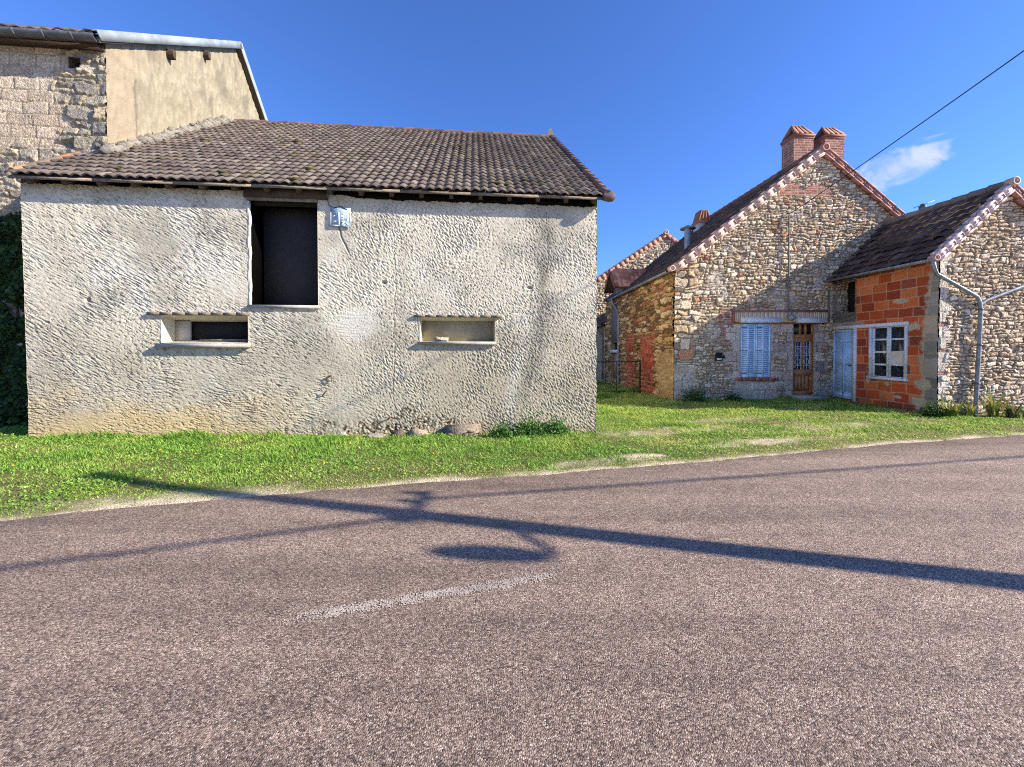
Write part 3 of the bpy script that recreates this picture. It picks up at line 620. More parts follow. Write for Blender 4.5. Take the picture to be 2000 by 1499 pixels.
# ------------------------------------------------------------------ stone house with its gable to the road
house = thing('stone_house', 'stone rubble house with steep gable, two brick chimneys and closed blue shutters', 'house', HOUSE)
HX, HR, HE = 4.808, 8.05, 4.2           # ridge x, ridge z, eave z
HS = (HR-HE)/(HX+.05)
SHW = (2.19,3.2,.735,2.5); HD = (3.94,4.66,.17,2.5)
DRESS = [(.56,.45,.36),(.62,.52,.42),(.46,.38,.32),(.6,.44,.36),(.36,.32,.28)]
rbA = rubble(121, relief=.04, ch=(.065,.16), cw=(.09,.29)); rbBig = rubble(122, ch=(.17,.34), cw=(.25,.62), relief=.06, hole=0)
brA = bricks(123, mortar=(.42,.36,.28)); drs = bricks(124, DRESS, (.2,.16,.12), h=.31, w=.42, relief=.016, rough=.0039, warp=.03)
def house_front(x, z):
    h, c, _ = rbA(x, z); h2, c2, _ = rbBig(x, z)
    w = sstep(.75,.55,x+.3*noise(z*2,x*0+3,125))*sstep(4.9,4.5,z); h = h*(1-w)+h2*w; c = mixc(c,c2,w)
    # smoother, pointed lower zone and scattered brick courses
    def lay(h, c, w, fn):
        hh, cc, _ = fn(x, z); return h*(1-w)+hh*w, mixc(c, cc, w)
    h, c = lay(h, c, sstep(.15,.3,fbm(x*.9+2,z*2.4,127,3))*.0, brA)
    w = ((x>1.45+.12*np.sin(z*9))&(x<1.98)&(z>1.75)&(z<3.0)).astype(float); h, c = lay(h, c, w*sstep(-.35,.0,noise(x*4,z*9,128)), brA)
    w = (np.abs(x-HX+.5)<.9)&(z>6.6)&(z<6.95+.1*np.sin(x*7)); h, c = lay(h, c, w.astype(float), brA)
    j = (((x>1.82+.13*np.sign(np.sin(z*8)))&(x<2.22))|((x>3.19)&(x<3.42+.16*np.sign(np.sin(z*8+1)))))&(z>.72)&(z<2.55)
    j |= (((x>3.55+.12*np.sign(np.sin(z*7)))&(x<3.97))|((x>4.63)&(x<5.0+.1*np.sign(np.sin(z*7)))))&(z>-.1)&(z<2.55)
    j |= (x>2.05)&(x<3.4)&(z<.6)
    h, c = lay(h, c, j.astype(float), drs)
    # grey cement patch where old render clings, darker towards the foot
    w = .75*sstep(.12,.35,fbm(x*1.1+5,z*.8,129,4))*sstep(5.2,3.4,z)*sstep(.8,1.4,x); h = h*(1-.6*w); c = mixc(c, (.58,.51,.43), w*.75)
    w = sstep(.9,.0,z+.3*fbm(x*2,z*2,130)); c = mixc(c, (.26,.24,.19), .5*w)
    w = (x<.7)*sstep(1.3,1.0,z+.15*noise(x*3,z*3,131)); h = h*(1-.7*w); c = mixc(c, (.5,.45,.38), .6*w)
    return h, c
B = MB()
sheet(B, (0,0,0), (1,0,0), (0,-1,0), 0, 9.6, -.3, 8.1, .0225, house_front, (SHW, HD), inside=lambda x,z: z < HE+.03+HS*np.minimum(x+.02, 2*HX-x), depth=.16, jamb=(.42,.35,.28))
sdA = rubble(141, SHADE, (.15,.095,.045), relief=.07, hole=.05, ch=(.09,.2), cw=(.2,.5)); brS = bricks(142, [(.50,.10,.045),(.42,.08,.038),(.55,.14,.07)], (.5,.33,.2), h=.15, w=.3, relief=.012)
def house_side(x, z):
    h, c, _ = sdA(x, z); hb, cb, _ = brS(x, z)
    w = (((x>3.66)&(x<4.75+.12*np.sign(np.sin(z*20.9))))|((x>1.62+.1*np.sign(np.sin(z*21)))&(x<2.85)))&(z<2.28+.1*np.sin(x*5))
    w = w & ~((x>3.8)&(x<4.9)&(z>1.35+.1*np.sin(x*9))&(z<1.55))
    w = w.astype(float); h = h*(1-w)+hb*w; c = mixc(c, cb, w)
    p = sstep(1.5,1.3,x+.25*noise(x*3,z*3,143))*sstep(1.65,1.45,z+.2*noise(x*3,z*3,144)); h = h*(1-.85*p); c = mixc(c, (.56,.38,.18), p*.7)
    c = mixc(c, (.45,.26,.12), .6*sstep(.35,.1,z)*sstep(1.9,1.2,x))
    return h, c
SD = (5.86,7.1,.25,3.85)
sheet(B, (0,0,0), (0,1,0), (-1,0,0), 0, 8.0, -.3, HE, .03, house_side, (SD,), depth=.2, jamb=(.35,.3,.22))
B.box(9.5,9.6,.1,8,-.3,HE,(.4,.35,.28)); B.box(.1,9.6,7.9,8,-.3,HE,(.4,.35,.28)); B.poly([(.1,7.95,HE),(9.5,7.95,HE),(HX,7.95,HR)],(.4,.35,.28))
B.build('wall', M['stone'], house, smooth=True)

DT = [(.065,.045,.038),(.085,.06,.05),(.055,.04,.036),(.1,.07,.055),(.07,.055,.05)]
def house_roof(parent, x0, xr, z0, zr, ya, yb, tw, rows, pal, seed, both=True, amp=.016, lift=.034):
    B = MB(); s = np.array((xr-x0,0,zr-z0)); S = np.linalg.norm(s)
    tile_slope(B, (x0,ya,z0), (0,1,0), s/S, yb-ya, S, tw, rows, amp, pal, seed, lift=lift, jit=1.5)
    s2 = s*np.array((-1,1,1))
    if both: tile_slope(B, (2*xr-x0,ya,z0), (0,1,0), s2/S, yb-ya, S, tw, rows, amp, pal, seed+1, lift=.028)
    B.hexa([(x0,ya,z0-.06),(xr,ya,zr-.06),(xr,yb,zr-.06),(x0,yb,z0-.06),(x0,ya,z0),(xr,ya,zr),(xr,yb,zr),(x0,yb,z0)], (.06,.045,.04))
    x1 = 2*xr-x0
    B.hexa([(xr,ya,zr-.06),(x1,ya,z0-.06),(x1,yb,z0-.06),(xr,yb,zr-.06),(xr,ya,zr),(x1,ya,z0),(x1,yb,z0),(xr,yb,zr)], (.06,.045,.04))
    return B.build('roof', M['tile'], parent)
TC = (.66,.44,.355)
def verge(parent, p0, p1, yf, name='verge_tile', n=13, hgt=.235, dep=.12, col=TC, seed=1, relief=True):
    """row of moulded rake tiles from p0 (eave) to p1 (ridge), seen in the plane y=yf"""
    rng = np.random.default_rng(seed); B = MB(); a = np.array((p0[0],0,p0[1])); b = np.array((p1[0],0,p1[1])); L = np.linalg.norm(b-a); t = (b-a)/L
    nr = np.array((-t[2],0,t[0])); nr = nr if nr[2] > 0 else -nr
    for k in range(n):
        c0 = a + t*L*(k+.5)/n; c = np.array(col)*rng.uniform(.82,1.12); hl = L/n*.5
        up = nr*(.012); ctr = c0 + np.array((0,yf,0)) - nr*(hgt*.5-.07)
        tt = (t*hl*2 - nr*.022); tt /= np.linalg.norm(tt); nn_ = np.array((-tt[2],0,tt[0])); nn_ = nn_ if nn_[2] > 0 else -nn_
        B.obox(ctr+np.array((0,dep/2,0)), tt, (0,1,0), nn_, hl*.985, dep/2, hgt/2, c)
        if relief:
            B.obox(ctr+nn_*(hgt/2-.022), tt, (0,1,0), nn_, hl*1.02, .018, .02, c*1.05); B.obox(ctr-nn_*(hgt/2-.022), tt, (0,1,0), nn_, hl*1.02, .018, .02, c*1.05)
            B.obox(ctr-tt*(hl*.95), tt, (0,1,0), nn_, .014, .014, hgt/2+.004, c*.5)
            B.obox(ctr+tt*hl*.1, (tt+nn_)/2**.5, (0,1,0), (tt-nn_)/2**.5, .03, .012, .016, c*.7); B.obox(ctr+tt*hl*.1, tt, (0,1,0), nn_, hl*.6, .009, .012, c*.75)
        B.tube([tuple(c0-tt*hl+nr*.085+np.array((0,yf+dep*.6,0))), tuple(c0+tt*hl+nr*.07+np.array((0,yf+dep*.6,0)))], [.046,.038], 8, c*.55)
    return B.build(name, M['terracotta'], parent)
def scroll(parent, x, y, z, r, name, col=TC):
    B = MB(); B.lathe((x,y,z), [(0,-.0),(r*.35,0),(r*.35,.03),(r*.62,.03),(r*.66,-.015),(r,-.015),(r,.16),(0,.16)], 20, col, axis='y')
    B.lathe((x,y,z), [(0,-.03),(r*.2,-.025),(r*.24,.0)], 12, np.array(col)*.8, axis='y')
    return B.build(name, M['terracotta'], parent)
hroof = house_roof(house, -.14, HX, HE-.02, HR+.06, -.03, 8.1, .24, 20, DT, 31)
verge(hroof, (-.05,HE+.02), (HX-.08,HR-.0), -.13, n=15, seed=2); verge(hroof, (2*HX+.05,HE+.02), (HX+.08,HR-.0), -.13, n=15, seed=3, col=(.42,.2,.16))  # right verge a darker red: shade on that side put into its colour
scroll(hroof, -.13, -.15, HE+.02, .095, 'verge_scroll'); scroll(hroof, HX, -.17, HR+.06, .12, 'ridge_disc', (.42,.2,.16))
B = MB()
for k in range(20): B.tube([(HX,-.05+k*.4,HR+.1),(HX,.34+k*.4,HR+.115)], [.1,.115], 10, np.array((.2,.09,.06))*RNG.uniform(.7,1.2))
B.build('ridge_tile', M['terracotta'], hroof)
def gutter(parent, p, q, r=.065, mat='zinc'):
    B = MB(); p, q = np.array(p,float), np.array(q,float); t = (q-p)/np.linalg.norm(q-p); o = np.cross(t,(0,0,1)); n = 9
    ang = np.linspace(0,math.pi,n); V = []
    for e in (p,q):
        for rr in (r, r*.86):
            for a in ang: V.append(e + o*math.cos(a)*rr - np.array((0,0,1))*math.sin(a)*rr)
    F = []
    for i in range(n-1): F += [(i,i+1,2*n+i+1,2*n+i), (n+i,3*n+i,3*n+i+1,n+i+1), (i,n+i,n+i+1,i+1), (2*n+i,2*n+i+1,3*n+i+1,3*n+i)]
    F += [(0,2*n,3*n,n), (n-1,2*n-1,4*n-1,3*n-1)]
    B.add(V,F); return B.build('gutter', M[mat], parent)
gutter(house, (-.2,.05,HE-.03), (-.2,6.9,HE-.08))
MB().tube([(-.2,6.3,HE-.12),(-.2,6.2,HE-.3),(-.08,5.75,HE-.75),(-.08,5.66,HE-1.0),(-.08,5.66,.1)], .05, 10).build('downpipe', M['zinc'], house)
# loft dormer and the doors under it on the shaded side
dm = MB(); dm.box(-.02,1.3,5.5,6.7,HE-.05,4.62,(.3,.27,.22)); dm.box(.02,.08,5.86,7.1,2.0,3.9,(.26,.24,.2)); dm.box(-.05,.06,5.78,5.9,1.62,4.6,(.42,.4,.36))
dm.prism([(5.5,4.6),(6.7,4.6),(6.1,5.3)], 'x', .1, 1.6, (.25,.2,.15)); dm = dm.build('dormer', M['greywood'], house)
B = MB(); s = np.array((0,.85,.95)); S = np.linalg.norm(s); s2 = np.array((0,-.85,.95))
tile_slope(B, (-.4,5.25,4.5), (1,0,0), s/S, 2.1, S, .22, 5, .02, [(.52,.23,.14),(.45,.19,.12),(.6,.3,.2)], 41)
tile_slope(B, (-.4,6.95,4.5), (1,0,0), s2/S, 2.1, S, .22, 5, .02, [(.42,.18,.11),(.36,.15,.1)], 42)
for q in (5.27,6.93):
    B.hexa([(-.38,q,4.45),(1.7,q,4.45),(1.7,6.1,5.41),(-.38,6.1,5.41),(-.38,q,4.49),(1.7,q,4.49),(1.7,6.1,5.45),(-.38,6.1,5.45)],(.12,.07,.045))
for s_ in (-1,1): B.obox((-.39,6.1+s_*.43,4.95), (1,0,0), np.array((0,s_*.85,-.95))/1.275, np.array((0,.95*s_,.85))/1.275, .02, .66, .07, (.28,.1,.055))
B.build('dormer_roof', M['terracotta'], dm)
MB().box(-.06,.1,5.8,7.15,1.52,1.66).build('timber_lintel', M['whitepaint'], house)
MB().box(.1,.14,5.86,6.5,.25,1.52).build('side_door', M['palepaint'], house); MB().box(.1,.15,6.5,7.1,.2,1.52,(.3,.12,.07)).build('side_panel', M['brownwood'], house)

# window with closed louvred shutters
def shutter(x0, x1, z0, z1):
    B = MB(); y = -.0; fw = .055; mid = (z0+z1)/2
    for a,b in ((x0,x0+fw),(x1-fw,x1),((x0+x1)/2-.03,(x0+x1)/2+.03)): B.box(a,b,y,y+.035,z0,z1)
    for a,b in ((z0,z0+.1),(z1-.08,z1),(mid-.05,mid+.05)): B.box(x0,x1,y+.002,y+.033,a,b)
    for (la,lb) in ((z0+.1,mid-.05),(mid+.05,z1-.08)):
        n = 11
        for k in range(n):
            z = la+(lb-la)*(k+.5)/n; B.obox(((x0+x1)/2,y+.02,z), (1,0,0), np.array((0,.4,1))/1.077, np.array((0,-1,.4))/1.077, (x1-x0)/2-.02, .032, .006)
    s = B.build('shutter', M['shutter'], house)
    MB().box(x0+.02,x1-.02,y+.042,y+.05,z0+.02,z1-.02).build('backing_board', M['bluepaint'], s)
    for z in (z0+.13, mid, z1-.13): MB().box(x0+.01,x0+.2,y-.008,y-.001,z-.01,z+.01).build('hinge', M['zincdark'], s)
shutter(2.2,2.688,.74,2.49); shutter(2.694,3.19,.74,2.49)
B = MB()
for k in range(13): B.box(2.03+.108*k,2.03+.108*k+.1,-.07,.02,.63,.735,np.array(BRICK[k%4])*RNG.uniform(.7,1.1))
B.build('brick_sill', M['brick'], house)
# moulded lintel band over window and door
B = MB(); c = (.36,.14,.1)
B.box(1.9,5.1,-.06,.0,2.86,2.92,c); B.box(1.9,1.96,-.06,.0,2.49,2.86,c); B.box(5.05,5.1,-.06,.0,2.52,2.86,c); B.box(1.96,5.05,-.03,.0,2.47,2.53,np.array(c)*.8)
lt = B.build('lintel_band', M['brick'], house)
B = MB()
for k in range(46):
    x = 1.963+.0671*k; B.box(x,x+.059,-.05+.004*RNG.random(),.0,2.532,2.857,np.array((.80,.66,.44) if k%2 else (.62,.46,.28))*RNG.uniform(.85,1.1))
B.build('glazed_brick_row', M['brick'], lt)
B = MB()
def corr(x0,x1):
    B.box(x0,x1,-.12,-.052,2.51,2.65); B.box(x0-.01,x1+.01,-.135,-.05,2.651,2.67)
    for k in range(int((x1-x0)/.3)): B.box(x0+.1+.3*k,x0+.115+.3*k,-.126,-.119,2.53,2.64)
corr(2.14,3.45); B.build('shutter_box', M['palepaint'], lt); B = MB(); corr(3.98,4.96); B.build('shutter_box', M['palepaint'], lt)
# front door
B = MB(); x0,x1,z0,z1 = 3.95,4.65,.17,2.02
B.box(x0,x1,.09,.12,z0,z1)
for a,b in ((x0,x0+.09),(x1-.09,x1),((x0+x1)/2-.035,(x0+x1)/2+.035)): B.box(a,b,.065,.09,.95 if a>x0+.05 and b<x1-.05 else z0,z1)
for a,b in ((z0,z0+.12),(.8,1.0),(z1-.12,z1)): B.box(x0,x1,.062,.089,a,b)
for k in range(4): B.box(x0+.12+.12*k,x0+.22+.12*k,.075,.09,.31,.78)
B.box(x0,x1,.06,.12,2.02,2.14); B.box(x0,x0+.05,.06,.12,2.14,2.5); B.box(x1-.05,x1,.06,.12,2.14,2.5); B.box(x0+.24,x0+.3,.06,.12,2.14,2.5); B.box(x1-.28,x1-.22,.06,.12,2.14,2.5)
dr = B.build('front_door', M['brownwood'], house)
MB().box(x0+.05,x1-.05,.1,.105,2.14,2.48).build('transom_pane', M['glass'], dr)
for a,b in ((x0+.09,(x0+x1)/2-.035),((x0+x1)/2+.035,x1-.09)):
    MB().box(a,b,.082,.088,1.0,1.9).build('pane', M['blueglass'], dr)
    G = MB(); m = (a+b)/2
    for x in (a+.02,m,b-.02): G.tube([(x,.07,1.0),(x,.07,1.9)], .006, 5)
    for z in (1.12,1.45,1.75): G.tube([(a,.07,z),(b,.07,z)], .006, 5)
    for z in (1.25,1.6): G.tube([(m+.075*math.cos(q),.07,z+.1*math.sin(q)) for q in np.linspace(0,2*math.pi,15)], .006, 5, cap=False)
    G.build('door_grille', M['whitepaint'], dr)
MB().tube([(x0+.05,.05,1.02),(x0+.05,.02,1.02),(x0+.15,.02,1.02)], .01, 6).build('handle', M['iron'], dr)
MB().box(3.8,4.85,-.35,.06,-.1,.165,(.3,.2,.16)).build('door_step', M['concrete'], house)
B = MB(); B.tube([(3.68,-.1,6.0),(3.69,-.1,2.95)], .022, 8); B.tube([(3.68,.0,6.02),(3.68,-.12,6.02)], .02, 6); B.tube([(5.06,-.07,3.6),(5.06,-.07,2.55)], .018, 6)
B.build('conduit', M['zincdark'], house)
lp = thing('wall_lamp', 'round grey globe lamp hanging on the stone house between shutters and front door', 'lamp', HOUSE, (3.72,-.2,2.68))
MB().lathe((0,0,0), [(.001,-.12),(.06,-.105),(.1,-.06),(.115,0),(.1,.055),(.055,.1),(.001,.11)], 16, (1,1,1)).build('globe', M['zinc'], lp, smooth=True)
MB().tube([(0,0,.09),(0,0,.25),(0,.1,.27)], .018, 8).build('stem', M['zincdark'], lp)
nb = thing('house_plaque', 'small dark plaque with a white strip on the stone wall left of the shutters', 'sign', HOUSE, (1.46,-.035,1.42))
MB().box(-.1,.1,-.03,.03,-.13,.13).build('plate', M['dark'], nb); MB().box(-.085,.085,-.034,-.0305,-.11,-.055).build('white_strip', M['platewhite'], nb)
MB().box(.14,.19,-.02,.03,-.05,.03).build('bell_push', M['dark'], nb)

# chimneys
def chimney(x0,x1,y0,y1,zb,zt,za,seed):
    B = MB(); f = bricks(seed, [(.29,.105,.075),(.23,.08,.058),(.34,.14,.1),(.26,.11,.08)], (.46,.37,.3), h=.088, w=.24)
    sheet(B,(0,y0,0),(1,0,0),(0,-1,0),x0,x1,zb,zt,.018,f); sheet(B,(x0,0,0),(0,1,0),(-1,0,0),y0,y1,zb,zt,.018,f); sheet(B,(x1,0,0),(0,1,0),(1,0,0),y0,y1,zb,zt,.04,f)
    B.box(x0+.02,x1-.02,y1-.05,y1,zb,zt,(.35,.13,.1)); B.box(x0,x1,y0,y1,zt-.02,zt+.001,(.3,.13,.1))
    ch = B.build('chimney', M['brick'], house)
    B = MB(); e = .04
    for i in range(2): B.box(x0-e*(i+1)/2,x1+e*(i+1)/2,y0-e*(i+1)/2,y1+e*(i+1)/2,zt+.07*i,zt+.066+.07*i,np.array((.28,.115,.085))*(1-.1*i))
    ym = (y0+y1)/2; zc = zt+.14
    n = 4
    for s_ in (-1,1):          # pair of leaning tiles as a roof over the flue
        ye = ym+s_*(abs(y1-y0)/2-.01)
        for k in range(n):
            a = x0+(x1-x0)*k/n+.005; b = x0+(x1-x0)*(k+1)/n-.005; c = np.array((.33,.15,.095))*RNG.uniform(.6,1.2)
            xm = (x0+x1)/2; a2 = xm+(a-xm)*.68; b2 = xm+(b-xm)*.68
            B.hexa([(a,ye,zc),(b,ye,zc),(b2,ym,za-.05),(a2,ym,za-.05),(a,ye+s_*.03,zc+.05),(b,ye+s_*.03,zc+.05),(b2-.01,ym+s_*.02,za),(a2+.01,ym+s_*.02,za)],c)
            B.tube([(a+.01,ye+s_*.02,zc+.05),(a2+.01,ym+s_*.02,za)], .022, 6, c*.7)
    B.tube([(xm-(xm-x0)*.68,ym,za-.01),(xm+(x1-xm)*.68,ym,za-.01)], .04, 8, (.3,.13,.09)); B.box(x0+.05,x1-.05,y0+.05,y1-.05,zc-.02,zc+.12,(.05,.04,.035)); B.build('chimney_cap', M['terracotta'], ch)
chimney(4.86,5.58,1.3,1.9,7.4,9.17,9.74,151); chimney(6.0,6.71,1.3,1.9,6.4,9.17,9.71,152)
B = MB(); B.box(3.72,4.28,5.8,6.3,6.5,7.66,(.62,.56,.47)); B.box(3.66,4.34,5.75,6.35,7.6,7.7,(.5,.25,.17)); B.prism([(3.68,7.7),(4.32,7.7),(4.17,8.2),(3.83,8.2)],'y',5.8,6.3,(.42,.17,.1))
ch = B.build('chimney', M['cream'], house); B = MB()
for k in range(4): B.tube([(3.74+.175*k,5.77,7.72),(3.87+.09*k,5.79,8.18)], .03, 6, (.45,.2,.11))
B.build('chimney_cap', M['terracotta'], ch)
B = MB(); B.tube([(1.63,2.5,5.2),(1.63,2.5,6.28)], .12, 12); B.lathe((1.63,2.5,6.28), [(.06,.0),(.29,.0),(.28,.03),(.05,.13),(.001,.135)], 16, (.35,.3,.25)); B.build('flue_pipe', M['zinc'], house, smooth=False)
# ------------------------------------------------------------------ hollow-brick annexe
annex = thing('brick_annexe', 'low stone gabled annexe with an orange hollow-brick side wall, blue door and window', 'outbuilding', ANNEX)
AX, AR, AE = 1.69, 5.62, 3.93
AS = (AR-AE)/(AX+.12); AL = 3.15
AD = (2.24,3.25,.08,2.28); AW = (.75,1.80,.86,2.30); AV = (2.33,3.12,2.8,3.75)
agf = rubble(161, [(.70,.55,.37),(.76,.62,.45),(.63,.48,.32),(.67,.5,.33),(.8,.69,.53),(.54,.4,.27),(.7,.52,.34)], (.22,.155,.1), relief=.035, ch=(.065,.14), cw=(.085,.27), hole=.03)
agq = bricks(162, [(.66,.58,.47),(.58,.5,.41),(.7,.62,.51)], (.55,.46,.35), h=.31, w=.6, relief=.02, rough=.006, warp=.02)
def annex_front(x, z):
    h, c, _ = agf(x, z); hq, cq, _ = agq(x, z); kq = np.floor((z+.3)/.31)
    q = (x < .17+.12*(kq%2)).astype(float); h = h*(1-q)+hq*q; c = mixc(c,cq,q)
    br = (x<.22)&(((z>2.2)&(z<2.32))|((z>1.55)&(z<1.66))|((z>1.0)&(z<1.1))); hb, cb, _ = brA(x,z); h = np.where(br, hb, h); c = np.where(br[...,None], cb, c)
    return h, c
B = MB()
sheet(B, (0,0,0), (1,0,0), (0,-1,0), 0, 3.4, -.25, 5.7, .0165, annex_front, inside=lambda x,z: z < AE+.02+AS*np.minimum(x+.1, 2*AX+.1-x))
B.box(3.36,3.4,.05,AL,-.25,AE,(.45,.4,.3))
B.build('gable_wall', M['stone'], annex, smooth=True)
hol = bricks(163, HOLLOW, (.46,.34,.235), h=.252, w=.41, relief=.008, rough=.002, warp=.012); gry = bricks(164, [(.25,.235,.2),(.31,.285,.25),(.2,.195,.175)], (.42,.35,.26), h=.30, w=.45, relief=.02, rough=.006, warp=.02)
drk = rubble(165, [(.17,.15,.125),(.21,.19,.16),(.14,.12,.1)], (.11,.095,.08), relief=.03)
def annex_side(x, z):      # x here runs back from the corner
    h, c, _ = hol(x, z); hg, cg, _ = gry(x+.2, z); kq = np.floor((z+.25)/.30); rr = np.sin(kq*12.9)*.5+.5
    q = (x < .12+.2*rr+.03*noise(x*6,z*6,166)) & ~((z>2.05)&(z<2.5)&(x>.02)); q = q.astype(float)
    mo = sstep(.12+.2*rr+.14, .12+.2*rr+.02, x+.09*noise(x*8,z*8,167))*(1-q); h = h*(1-mo); c = mixc(c,(.42,.36,.27),mo)
    h = h*(1-q)+hg*q; c = mixc(c,cg,q)
    for (cx,cz,rx,rz) in ((.62,2.25,.2,.12),(.35,.75,.22,.16),(1.28,.68,.07,.06),(.95,2.95,.2,.07),(1.85,.8,.07,.14),(.4,.25,.2,.2),(1.0,.35,.12,.05)):
        d = np.hypot((x-cx)/rx,(z-cz)/rz)+.5*noise(x*8,z*8,168); t = sstep(1.05,.8,d); h = h*(1-t)+.004*noise(x*30,z*30,3)*t; c = mixc(c,(.44,.38,.29),t)
    w = (x>2.28).astype(float)*(z>2.3); hd, cd, _ = drk(x,z); h = h*(1-w)+hd*w; c = mixc(c,cd,w)
    w = ((x>2.0)&(z>2.32)&(z<2.5)).astype(float); c = mixc(c,(.36,.3,.24),.7*w)
    c = mixc(c,(.10,.07,.05),.6*sstep(.35,.0,z+.2*noise(x*3,z*3,169)))
    return h, c
B = MB(); sheet(B, (0,0,0), (0,1,0), (-1,0,0), 0, AL, -.25, AE, .018, annex_side, (AD,AW,AV), depth=.13, jamb=(.3,.24,.18))
B.box(.5,.55,2.2,AL,2.6,AE,(.03,.025,.02)); B.box(.13,.5,2.2,AL,2.7,2.78,(.06,.05,.04))
B.build('brick_wall', M['brick'], annex, smooth=True)
MB().box(-.02,.12,1.9,AL,3.78,3.9).build('wall_plate', M['darkwood'], annex)
aroof = house_roof(annex, -.2, AX, AE-.06, AR+.05, -.03, AL+.12, .27, 9, [(.055,.042,.042),(.085,.062,.06),(.11,.08,.072),(.06,.052,.058)], 51, amp=.035, lift=.06)
verge(aroof, (-.2,AE-.04), (AX-.06,AR+.0), -.13, n=9, hgt=.2, seed=4, col=(.78,.58,.52)); verge(aroof, (2*AX+.2,AE-.04), (AX+.06,AR+.0), -.13, n=9, hgt=.2, seed=5, col=(.45,.23,.18))  # here too the right verge has shade painted into its tile colour
scroll(aroof, AX, -.18, AR+.12, .1, 'ridge_disc', (.5,.36,.3)); scroll(aroof, -.24, -.15, AE-.06, .075, 'verge_scroll', (.5,.3,.25))
B = MB()
for k in range(8): B.tube([(AX,-.05+k*.41,AR+.11),(AX,.34+k*.41,AR+.12)], [.085,.1], 10, np.array((.22,.19,.17))*RNG.uniform(.7,1.2))
B.build('ridge_tile', M['terracotta'], aroof)
gutter(annex, (-.27,-.12,AE-.07), (-.27,AL,AE-.05))
pp = MB(); pp.tube([(-.27,-.1,AE-.12),(-.27,-.12,AE-.32),(-.2,-.12,AE-.46),(.86,-.10,2.93),(.93,-.10,2.8),(.955,-.10,2.55),(.93,-.10,1.6),(.87,-.10,.05)], .043, 12); pp.build('downpipe', M['zinc'], annex, smooth=True)
pp = MB(); pp.tube([(.95,-.102,2.74),(1.1,-.102,2.85),(2.4,-.102,3.33),(3.5,-.12,3.72),(3.62,-.15,3.85)], .038, 12); pp.build('downpipe_branch', M['zinc'], annex, smooth=True)
for z, x in ((2.62,.95),(1.75,.94),(.8,.9)): MB().lathe((x,-.10,z), [(.052,-.02),(.058,-.02),(.058,.02),(.052,.02)], 12).box(x-.012,x+.012,-.06,.03,z-.012,z+.012).build('pipe_clip', M['zincdark'], annex)
# blue door, window and their shared head rail (on the x=0 side; local y runs back)
B = MB(); B.box(-.05,.03,.70,3.30,2.285,2.385); B.box(-.045,.03,2.235,2.335,.05,2.285); B.box(-.045,.03,3.16,3.26,.05,2.285); B.build('head_rail', M['palepaint'], annex)
B = MB(); B.box(.05,.085,2.335,3.16,.1,2.28)
for a,b in ((2.335,2.43),(3.07,3.16),(2.70,2.78)): B.box(.03,.05,a,b,.1,1.92 if 2.6<a<2.75 else 2.28)
for a,b in ((.1,.3),(1.18,1.28),(1.86,1.95),(2.2,2.28)): B.box(.031,.051,2.335,3.16,a,b)
for k in range(3): B.box(.04,.052,2.45+.21*k,2.452+.21*k+.012,.3,1.2)
ad = B.build('annexe_door', M['bluepaint'], annex); MB().tube([(.03,2.45,1.15),(-.02,2.45,1.15),(-.02,2.52,1.15)], .012, 6).build('handle', M['iron'], ad)
B = MB()
for a,b in ((.73,.80),(1.75,1.82)): B.box(-.04,.1,a,b,.85,2.285)
B.box(-.07,.1,.70,1.84,.79,.855); B.build('window_frame', M['palepaint'], annex)
for y0,y1 in ((.80,1.272),(1.278,1.75)):
    B = MB()
    for a,b in ((y0,y0+.055),(y1-.055,y1)): B.box(.02,.06,a,b,.86,2.28)
    for k in range(5): z = .86+(2.28-.86)*k/4; B.box(.022,.058,y0,y1,max(.86,z-.025),min(2.28,z+.025))
    cs = B.build('casement', M['palepaint'], annex); MB().box(.045,.05,y0+.05,y1-.05,.88,2.26).build('pane', M['glass'], cs)
    if y0 < 1: # sheet of paper pinned in one pane
        P = MB(); n = 8
        for k in range(n):
            za, zb = 1.23+.36*k/n, 1.23+.36*(k+1)/n; f = lambda z: .028-.012*math.sin((z-1.23)*26)
            P.quad((f(za),y0+.03,za),(f(za),y1-.04,za),(f(zb),y1-.04,zb),(f(zb),y0+.03,zb))
        P.build('paper', M['paper'], cs)
B = MB(); B.box(.11,.6,.5,.55,.3,2.5); B.box(.6,.65,.5,2.2,.3,2.5); B.box(.13,.6,2.0,2.05,.3,2.5); B.build('dark_room', M['dark'], annex)
# stub of a metal flue behind the annexe roof
B = MB(); B.tube([(1.95,2.2,4.9),(1.95,2.2,5.98)], .09, 12); B.tube([(1.95,2.2,5.95),(1.95,2.2,6.05)], .05, 8); B.obox((1.99,2.2,6.04),(.94,0,.34),(0,1,0),(-.34,0,.94),.24,.1,.008); B.build('flue_pipe', M['zincdark'], annex)
